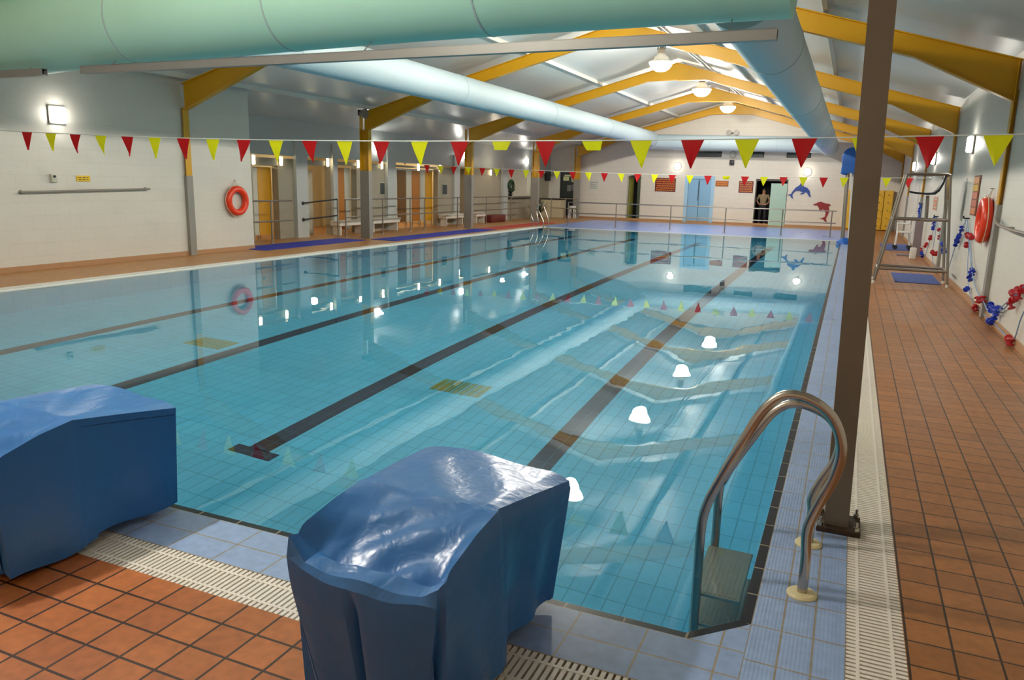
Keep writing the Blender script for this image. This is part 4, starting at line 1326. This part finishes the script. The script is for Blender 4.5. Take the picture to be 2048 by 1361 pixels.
q = B(); q.lathe([(0.24, 0.0), (0.22, 0.08), (0.10, 0.18), (0.0, 0.2)], 20, (-0.10, 26.0, 0)); obj('base_cover', q, M_HOIST, t)

# ------------------------------------------------------------------ lifeguard chair
t = thing('lifeguard_chair', 'tall steel lifeguard chair with navy seat on the right deck', 'lifeguard chair', (1.1, 15.6, 0))
GY = (15.3, 15.95)
for y in GY:
    q = B(); q.cyl((0.50, y, 0.0), (0.83, y, 1.93), 0.024, 10); p_ = obj('leg', q, M_RAILST, t)
    q = B(); q.lathe([(0.03, 0.0), (0.03, 0.05), (0.0, 0.05)], 10, (0.50, y, 0)); obj('foot_cap', q, M_WHITEP, p_)
    q = B(); q.cyl((1.68, y, 0.0), (1.50, y, 1.93), 0.024, 10); p_ = obj('leg', q, M_RAILST, t)
    q = B(); q.lathe([(0.03, 0.0), (0.03, 0.05), (0.0, 0.05)], 10, (1.68, y, 0)); obj('foot_cap', q, M_WHITEP, p_)
    q = B(); q.tube([(0.83, y, 1.93), (0.90, y, 1.95), (1.45, y, 1.95), (1.50, y, 1.93)], 0.022, 10); obj('armrest', q, M_RAILST, t)
    q = B(); q.cyl((0.70, y, 1.16), (1.575, y, 1.16), 0.02, 10); obj('crossbar', q, M_RAILST, t)
    q = B(); q.cyl((0.545, y, 0.27), (1.655, y, 0.27), 0.024, 10); obj('crossbar', q, M_RAILST, t)
for x, z in ((0.545, 0.27), (1.655, 0.27), (0.70, 1.16), (1.575, 1.16), (1.50, 1.93)):
    q = B(); q.cyl((x, GY[0], z), (x, GY[1], z), 0.02, 10); obj('crossbar', q, M_RAILST, t)
q = B(); q.cyl((1.24, 15.62, 1.16), (1.22, 15.62, 1.58), 0.03, 12); q.box(1.14, 1.34, 15.28, 15.97, 1.13, 1.16); obj('seat_pedestal', q, M_RAILST, t, smooth=False)
q = B()
prof = [(0.93, 1.62), (1.02, 1.605), (1.2, 1.59), (1.32, 1.60), (1.38, 1.66), (1.43, 1.78), (1.46, 1.93)]
L0 = [(x, z) for x, z in prof]; L1 = [(x - 0.02, z + 0.035) for x, z in prof]
q.prism(L0 + L1[::-1], 15.42, 15.82, 'XZ'); obj('seat', q, M_NAVY, t)

# ------------------------------------------------------------------ white wheeled chair
t = thing('wheeled_shower_chair', 'white wheeled pool chair standing on the far slate blue mat', 'wheelchair', (1.45, 24.6, 0))
q = B()
for y in (24.4, 24.8):
    q.tube([(1.25, y, 0.12), (1.27, y, 0.5), (1.25, y, 0.75), (1.55, y, 0.75), (1.6, y, 1.0)], 0.018, 8)
    q.tube([(1.62, y, 0.12), (1.58, y, 0.5), (1.27, y, 0.5)], 0.018, 8)
q.cyl((1.6, 24.4, 1.0), (1.6, 24.8, 1.0), 0.018, 8); q.cyl((1.26, 24.4, 0.3), (1.26, 24.8, 0.3), 0.018, 8)
obj('frame', q, M_WHITEP, t)
q = B(); q.box(1.24, 1.62, 24.4, 24.8, 0.48, 0.53, bevel=0.02); obj('seat', q, M_WHITEP, t)
q = B(); q.box(1.56, 1.60, 24.42, 24.78, 0.6, 0.95, bevel=0.015); obj('backrest', q, M_WHITEP, t)
for x in (1.25, 1.62):
    for y in (24.38, 24.82):
        q = B(); q.lathe([(0.0, -0.018), (0.06, -0.018), (0.065, 0.0), (0.06, 0.018), (0.0, 0.018)], 16, (x, y, 0.08), 'Y'); obj('castor', q, M_DARK, t)
q = B(); q.box(1.55, 1.74, 22.4, 22.44, 0.0, 0.95, bevel=0.01); q.box(1.2, 1.74, 22.3, 22.7, 0.0, 0.03)
tag(obj('folded_board', q, mat('mauve_grey_board', (134, 120, 124), 0.6), smooth=False), 'mauve-grey upright board against the right wall behind lifeguard chair', 'board')
q = B(); q.box(1.44, 1.58, 21.3, 21.5, 0.0, 0.28, bevel=0.02)
tag(obj('float_box', q, M_WHITEP), 'small white box on the deck by the hanging lane ropes', 'box')

# ------------------------------------------------------------------ lane ropes hung on the right wall
def rope(label, hook, strands, floats):
    y, z = hook
    t = thing('lane_rope', label, 'lane rope', (1.75, y, z), 'lane ropes hung on the right wall')
    q = B(); q.cyl((XR, y, z + 0.02), (XR - 0.09, y, z + 0.02), 0.012, 8); q.cyl((XR - 0.09, y, z + 0.02), (XR - 0.09, y, z + 0.06), 0.012, 8); obj('hook', q, M_DARK, t)
    for i, st in enumerate(strands):
        off = 0.03 + 0.018 * (i % 3)
        q = B(); q.tube(catmull([(XR - off, a_, b_) for a_, b_ in st], 5), 0.0065, 6); obj('cord', q, mat('pale_blue_cord', (120, 150, 190), 0.6), t)
    for (a_, b_, c_) in floats:
        random.seed(int(a_ * 100 + b_ * 1000))
        q = B()
        q.lathe([(0.012, -0.055), (0.045, -0.05), (0.052, -0.04), (0.05, -0.03), (0.022, -0.025), (0.022, 0.025), (0.05, 0.03), (0.052, 0.04), (0.045, 0.05), (0.012, 0.055)], 12)
        q.bm.transform(Matrix.Scale(0.78, 4))
        M = Matrix.Translation((XR - 0.062, a_, b_)) @ Matrix.Rotation(random.uniform(0, PI), 4, 'X') @ Matrix.Rotation(random.uniform(-.4, .4), 4, 'Y')
        bmesh.ops.transform(q.bm, matrix=M, verts=q.bm.verts)
        f_ = obj('float_disc', q, M_RFLOAT if c_ == 'R' else M_BFLOAT, t)
        f_['label'] = ('red' if c_ == 'R' else 'blue') + ' float'
rope('nearest lane rope with red and blue floats sagging from its hook past the lifebuoy', (14.68, 1.21),
     [[(14.68, 1.21), (14.2, 0.95), (13.67, 0.72), (13.2, 0.4), (12.2, 0.2), (11.5, 0.18), (11.1, 0.22), (10.6, 0.28), (9.88, 0.55), (9.4, 0.78), (8.6, 1.1)],
      [(14.68, 1.21), (15.1, 0.98), (15.5, 0.76), (15.9, 0.45), (16.3, 0.1)],
      [(14.66, 1.2), (13.9, 0.9), (13.1, 0.5), (12.4, 0.3), (11.8, 0.24), (11.05, 0.16), (10.2, 0.42), (9.5, 0.66), (8.8, 0.95)],
      [(14.66, 1.2), (14.1, 0.82), (13.9, 0.5), (13.42, 0.2), (12.9, 0.07), (12.4, 0.06), (11.8, 0.05), (11.13, 0.06), (10.4, 0.05), (9.73, 0.06), (9.5, 0.35), (9.2, 0.6)]],
     [(14.95, 1.05, 'B'), (15.05, 0.98, 'B'), (15.2, 0.9, 'B'), (15.35, 0.82, 'B'), (15.45, 0.76, 'B'), (14.15, 0.98, 'R'), (13.98, 0.97, 'R'), (13.8, 0.99, 'R'), (13.66, 0.97, 'R'), (14.1, 0.83, 'R'),
      (13.2, 0.50, 'B'), (13.08, 0.48, 'B'), (13.25, 0.38, 'B'), (13.42, 0.2, 'B'), (12.25, 0.19, 'R'), (12.1, 0.2, 'R'), (11.95, 0.24, 'R'), (11.8, 0.25, 'R'),
      (11.2, 0.25, 'B'), (11.08, 0.22, 'B'), (10.9, 0.24, 'B'), (10.65, 0.28, 'B'), (10.8, 0.17, 'B'), (9.95, 0.56, 'R'), (9.85, 0.50, 'R'), (9.72, 0.62, 'R'), (9.6, 0.58, 'R'), (9.95, 0.42, 'R'), (9.5, 0.66, 'R'),
      (12.4, 0.06, 'R'), (12.3, 0.06, 'R'), (11.13, 0.06, 'B'), (11.02, 0.07, 'B'), (9.78, 0.07, 'R'), (9.66, 0.06, 'R')])
rope('middle lane rope bundle hanging behind the lifeguard chair', (19.62, 1.09),
     [[(19.62, 1.09), (20.0, 0.8), (20.4, 0.6), (20.9, 0.3), (21.2, 0.1)], [(19.62, 1.09), (19.3, 0.7), (19.4, 0.33), (18.9, 0.12), (18.0, 0.1)], [(19.6, 1.09), (18.44, 0.87), (18.25, 0.72), (17.6, 0.6), (17.2, 0.5), (16.9, 0.25), (16.8, 0.05)]],
     [(19.7, 1.08, 'B'), (19.75, 1.0, 'B'), (19.8, 0.92, 'B'), (19.85, 0.84, 'B'), (20.15, 0.62, 'R'), (20.2, 0.58, 'R'), (18.44, 0.87, 'R'), (18.25, 0.72, 'R'), (19.3, 0.34, 'R'), (18.9, 0.33, 'R'), (18.4, 0.37, 'R'),
      (17.5, 0.64, 'B'), (17.3, 0.62, 'B'), (17.2, 0.54, 'B'), (17.0, 0.5, 'B'), (20.9, 0.42, 'R'), (21.1, 0.36, 'R')])
rope('farthest lane rope, a thick blue bundle with few red floats low down', (24.3, 1.3),
     [[(24.3, 1.3), (24.2, 0.9), (23.9, 0.5), (23.5, 0.2), (22.9, 0.1)], [(24.3, 1.3), (24.0, 0.8), (23.4, 0.45), (22.5, 0.2), (21.6, 0.06)]],
     [(24.3, 1.28, 'B'), (24.25, 1.2, 'B'), (24.3, 1.12, 'B'), (24.2, 1.03, 'B'), (24.1, 0.94, 'B'), (24.2, 0.85, 'B'), (24.05, 0.76, 'B'), (24.1, 0.67, 'B'), (24.0, 0.58, 'B'), (23.6, 0.45, 'R'), (23.2, 0.42, 'R'), (22.8, 0.3, 'R'), (21.9, 0.12, 'B'), (21.6, 0.08, 'B'), (22.1, 0.2, 'R')])

# right wall fittings
t = notice('tile_notice_board', 'upright framed notice of five coloured squares on the right wall', 'notice board', ('X', XR, 14.0, 14.65, 1.29, 1.92, -1), mat('brown_notice_frame', (120, 72, 48), 0.5))
for k, c_ in enumerate(((214, 150, 100), (216, 172, 60), (206, 120, 96), (200, 112, 92), (206, 130, 80))):
    q = B(); q.box(XR - 0.024, XR - 0.015, 14.05, 14.60, 1.31 + (4 - k) * 0.12, 1.31 + (4 - k) * 0.12 + 0.105); obj('picture_panel', q, mat('notice_square_%d' % k, c_, 0.4), t, smooth=False)
notice('wall_notice', 'faint pinkish notice on the right wall seen through the lifeguard chair', 'notice', ('X', XR, 20.2, 21.1, 1.22, 1.55, -1), M_PINK, M_PALEP, rows=3, rm=M_PALEP)
q = B(); q.box(XR - 0.03, XR - 0.001, 15.6, 15.72, 1.16, 1.9, bevel=0.004)
tag(obj('wall_strip', q, M_PIER), 'pale vertical strip on the right wall left of framed notice', 'strip')
t = thing('wall_grab_rail', 'steel grab rail curving out of the right wall column', 'rail', (XR, 10.5, 1.3))
q = B(); q.tube(catmull([(XR - 0.07, 11.75, 1.33), (XR - 0.10, 11.4, 1.28), (XR - 0.11, 10.9, 1.25), (XR - 0.11, 10.0, 1.24), (XR - 0.11, 8.4, 1.24)], 5), 0.018, 10); obj('bar', q, M_RAILST, t)
for y in (8.6, 10.8):
    q = B(); q.cyl((XR, y, 1.245), (XR - 0.11, y, 1.245), 0.012, 8); obj('bracket', q, M_RAILST, t)

# far left: cream desk, white stool
t = thing('cream_desk', 'cream fronted desk with dark top in the far left corner', 'desk', (-13.55, 35.5, 0))
q = B(); q.box(-13.95, -12.9, 35.3, 35.9, 0.0, 0.86); obj('front', q, M_CREAM, t, smooth=False)
q = B(); q.box(-13.97, -12.86, 35.26, 35.95, 0.86, 0.91, bevel=0.01); obj('desk_top', q, M_DARK, t, smooth=False)
t = thing('plastic_stool', 'small white plastic stool before the dark far-left door', 'stool', (-12.42, 35.6, 0))
q = B(); q.lathe([(0.0, 0.58), (0.15, 0.58), (0.17, 0.56), (0.17, 0.5), (0.14, 0.5)], 16, (-12.42, 35.6, 0)); obj('seat', q, M_WHITEP, t)
for k in range(4):
    a = PI / 4 + k * PI / 2
    q = B(); q.cyl((-12.42 + 0.12 * math.cos(a), 35.6 + 0.12 * math.sin(a), 0.52), (-12.42 + 0.19 * math.cos(a), 35.6 + 0.19 * math.sin(a), 0.0), 0.025, 8); obj('leg', q, M_WHITEP, t)

# ------------------------------------------------------------------ person in the far doorway
def skin_mesh(name, verts, edges, radii, m, parent, root=0, sub=1):
    me = bpy.data.meshes.new(name)
    p = Vector(parent.location)
    me.from_pydata([Vector(v) - p for v in verts], edges, [])
    o = bpy.data.objects.new(name, me)
    C.objects.link(o)
    o.parent = parent
    md = o.modifiers.new('skin', 'SKIN')
    for i, r in enumerate(radii):
        sv = me.skin_vertices[0].data[i]
        sv.radius = r if isinstance(r, tuple) else (r, r)
        sv.use_root = (i == root)
    md.use_smooth_shade = True
    s_ = o.modifiers.new('sub', 'SUBSURF'); s_.levels = sub; s_.render_levels = sub
    me.materials.append(m)
    return o
PXx, PYy = -3.70, 36.75
t = thing('person', 'person in khaki shirt standing in the dark far doorway, hands on hips', 'person', (PXx, PYy, 0))
def PV(x, y, z):
    return (PXx + x, PYy + y, z)
S = 0.92
def Z(z): return z * S
body = [PV(0, 0, Z(0.96)), PV(0, 0, Z(1.15)), PV(0, 0.01, Z(1.38)), PV(0, 0, Z(1.50)), PV(0, -0.01, Z(1.58)), PV(0, -0.01, Z(1.70)), PV(0, 0, Z(1.76)),
        PV(0.19, 0, Z(1.43)), PV(0.29, -0.02, Z(1.2)), PV(0.19, -0.10, Z(1.03)), PV(0.15, -0.13, Z(0.99)),
        PV(-0.19, 0, Z(1.43)), PV(-0.29, -0.02, Z(1.2)), PV(-0.19, -0.10, Z(1.03)), PV(-0.15, -0.13, Z(0.99)),
        PV(0.10, 0, Z(0.9)), PV(0.11, -0.01, Z(0.5)), PV(0.12, 0.01, Z(0.08)), PV(0.13, -0.12, Z(0.03)),
        PV(-0.10, 0, Z(0.9)), PV(-0.11, -0.01, Z(0.5)), PV(-0.12, 0.01, Z(0.08)), PV(-0.13, -0.12, Z(0.03))]
be = [(0, 1), (1, 2), (2, 3), (3, 4), (4, 5), (5, 6), (2, 7), (7, 8), (8, 9), (9, 10), (2, 11), (11, 12), (12, 13), (13, 14), (0, 15), (15, 16), (16, 17), (17, 18), (0, 19), (19, 20), (20, 21), (21, 22)]
br = [(0.14, 0.10), (0.13, 0.095), (0.15, 0.10), 0.055, 0.075, 0.088, 0.05, 0.052, 0.042, 0.032, 0.03, 0.052, 0.042, 0.032, 0.03, 0.085, 0.058, 0.04, 0.04, 0.085, 0.058, 0.04, 0.04]
skin_mesh('body', body, be, br, M_SKIN, t, 0, 2)
sh = [body[i] for i in (0, 1, 2)] + [PV(0, 0, Z(1.47))] + [body[7], body[8], body[11], body[12]]
skin_mesh('shirt', sh, [(0, 1), (1, 2), (2, 3), (2, 4), (4, 5), (2, 6), (6, 7)], [(0.16, 0.12), (0.15, 0.112), (0.168, 0.118), 0.07, 0.068, 0.056, 0.068, 0.056], M_KHAKI, t, 0, 2)
tr = [body[0], body[15], body[16], body[17], body[19], body[20], body[21]]
skin_mesh('trousers', tr, [(0, 1), (1, 2), (2, 3), (0, 4), (4, 5), (5, 6)], [(0.15, 0.115), 0.10, 0.075, 0.06, 0.10, 0.075, 0.06], M_TROUS, t, 0, 2)
q = B(); q.sphere(PV(0, 0.012, Z(1.71)), 0.095, 0.95, 1.05, 0.85); obj('hair', q, M_HAIR, t)
for sx_ in (-1, 1):
    q = B(); q.sphere(PV(sx_ * 0.032, -0.088, Z(1.655)), 0.010, seg=8); obj('eye', q, M_DARK, t)
q = B(); q.cyl(PV(0, -0.085, Z(1.655)), PV(0, -0.112, Z(1.62)), 0.009, 8, r2=0.015); obj('nose', q, M_SKIN, t)
q = B(); q.box(PXx - 0.022, PXx + 0.022, PYy - 0.093, PYy - 0.083, Z(1.59), Z(1.596)); obj('mouth', q, mat('lips', (140, 80, 70), 0.5), t, smooth=False)
for sx_ in (-1, 1):
    for k in range(5):
        q = B()
        bx0 = PXx + sx_ * (0.155 - (0.0 if k < 4 else 0.012)); z0 = Z(0.99) - 0.012 * k + 0.024
        if k == 4: z0 = Z(0.99) + 0.035
        q.tube([(bx0, PYy - 0.135, z0), (bx0 - sx_ * 0.035, PYy - 0.142, z0 - 0.006), (bx0 - sx_ * (0.06 - 0.006 * k), PYy - 0.138, z0 - 0.014)], 0.0075, 8, r2=0.006)
        obj('finger', q, M_SKIN, t)
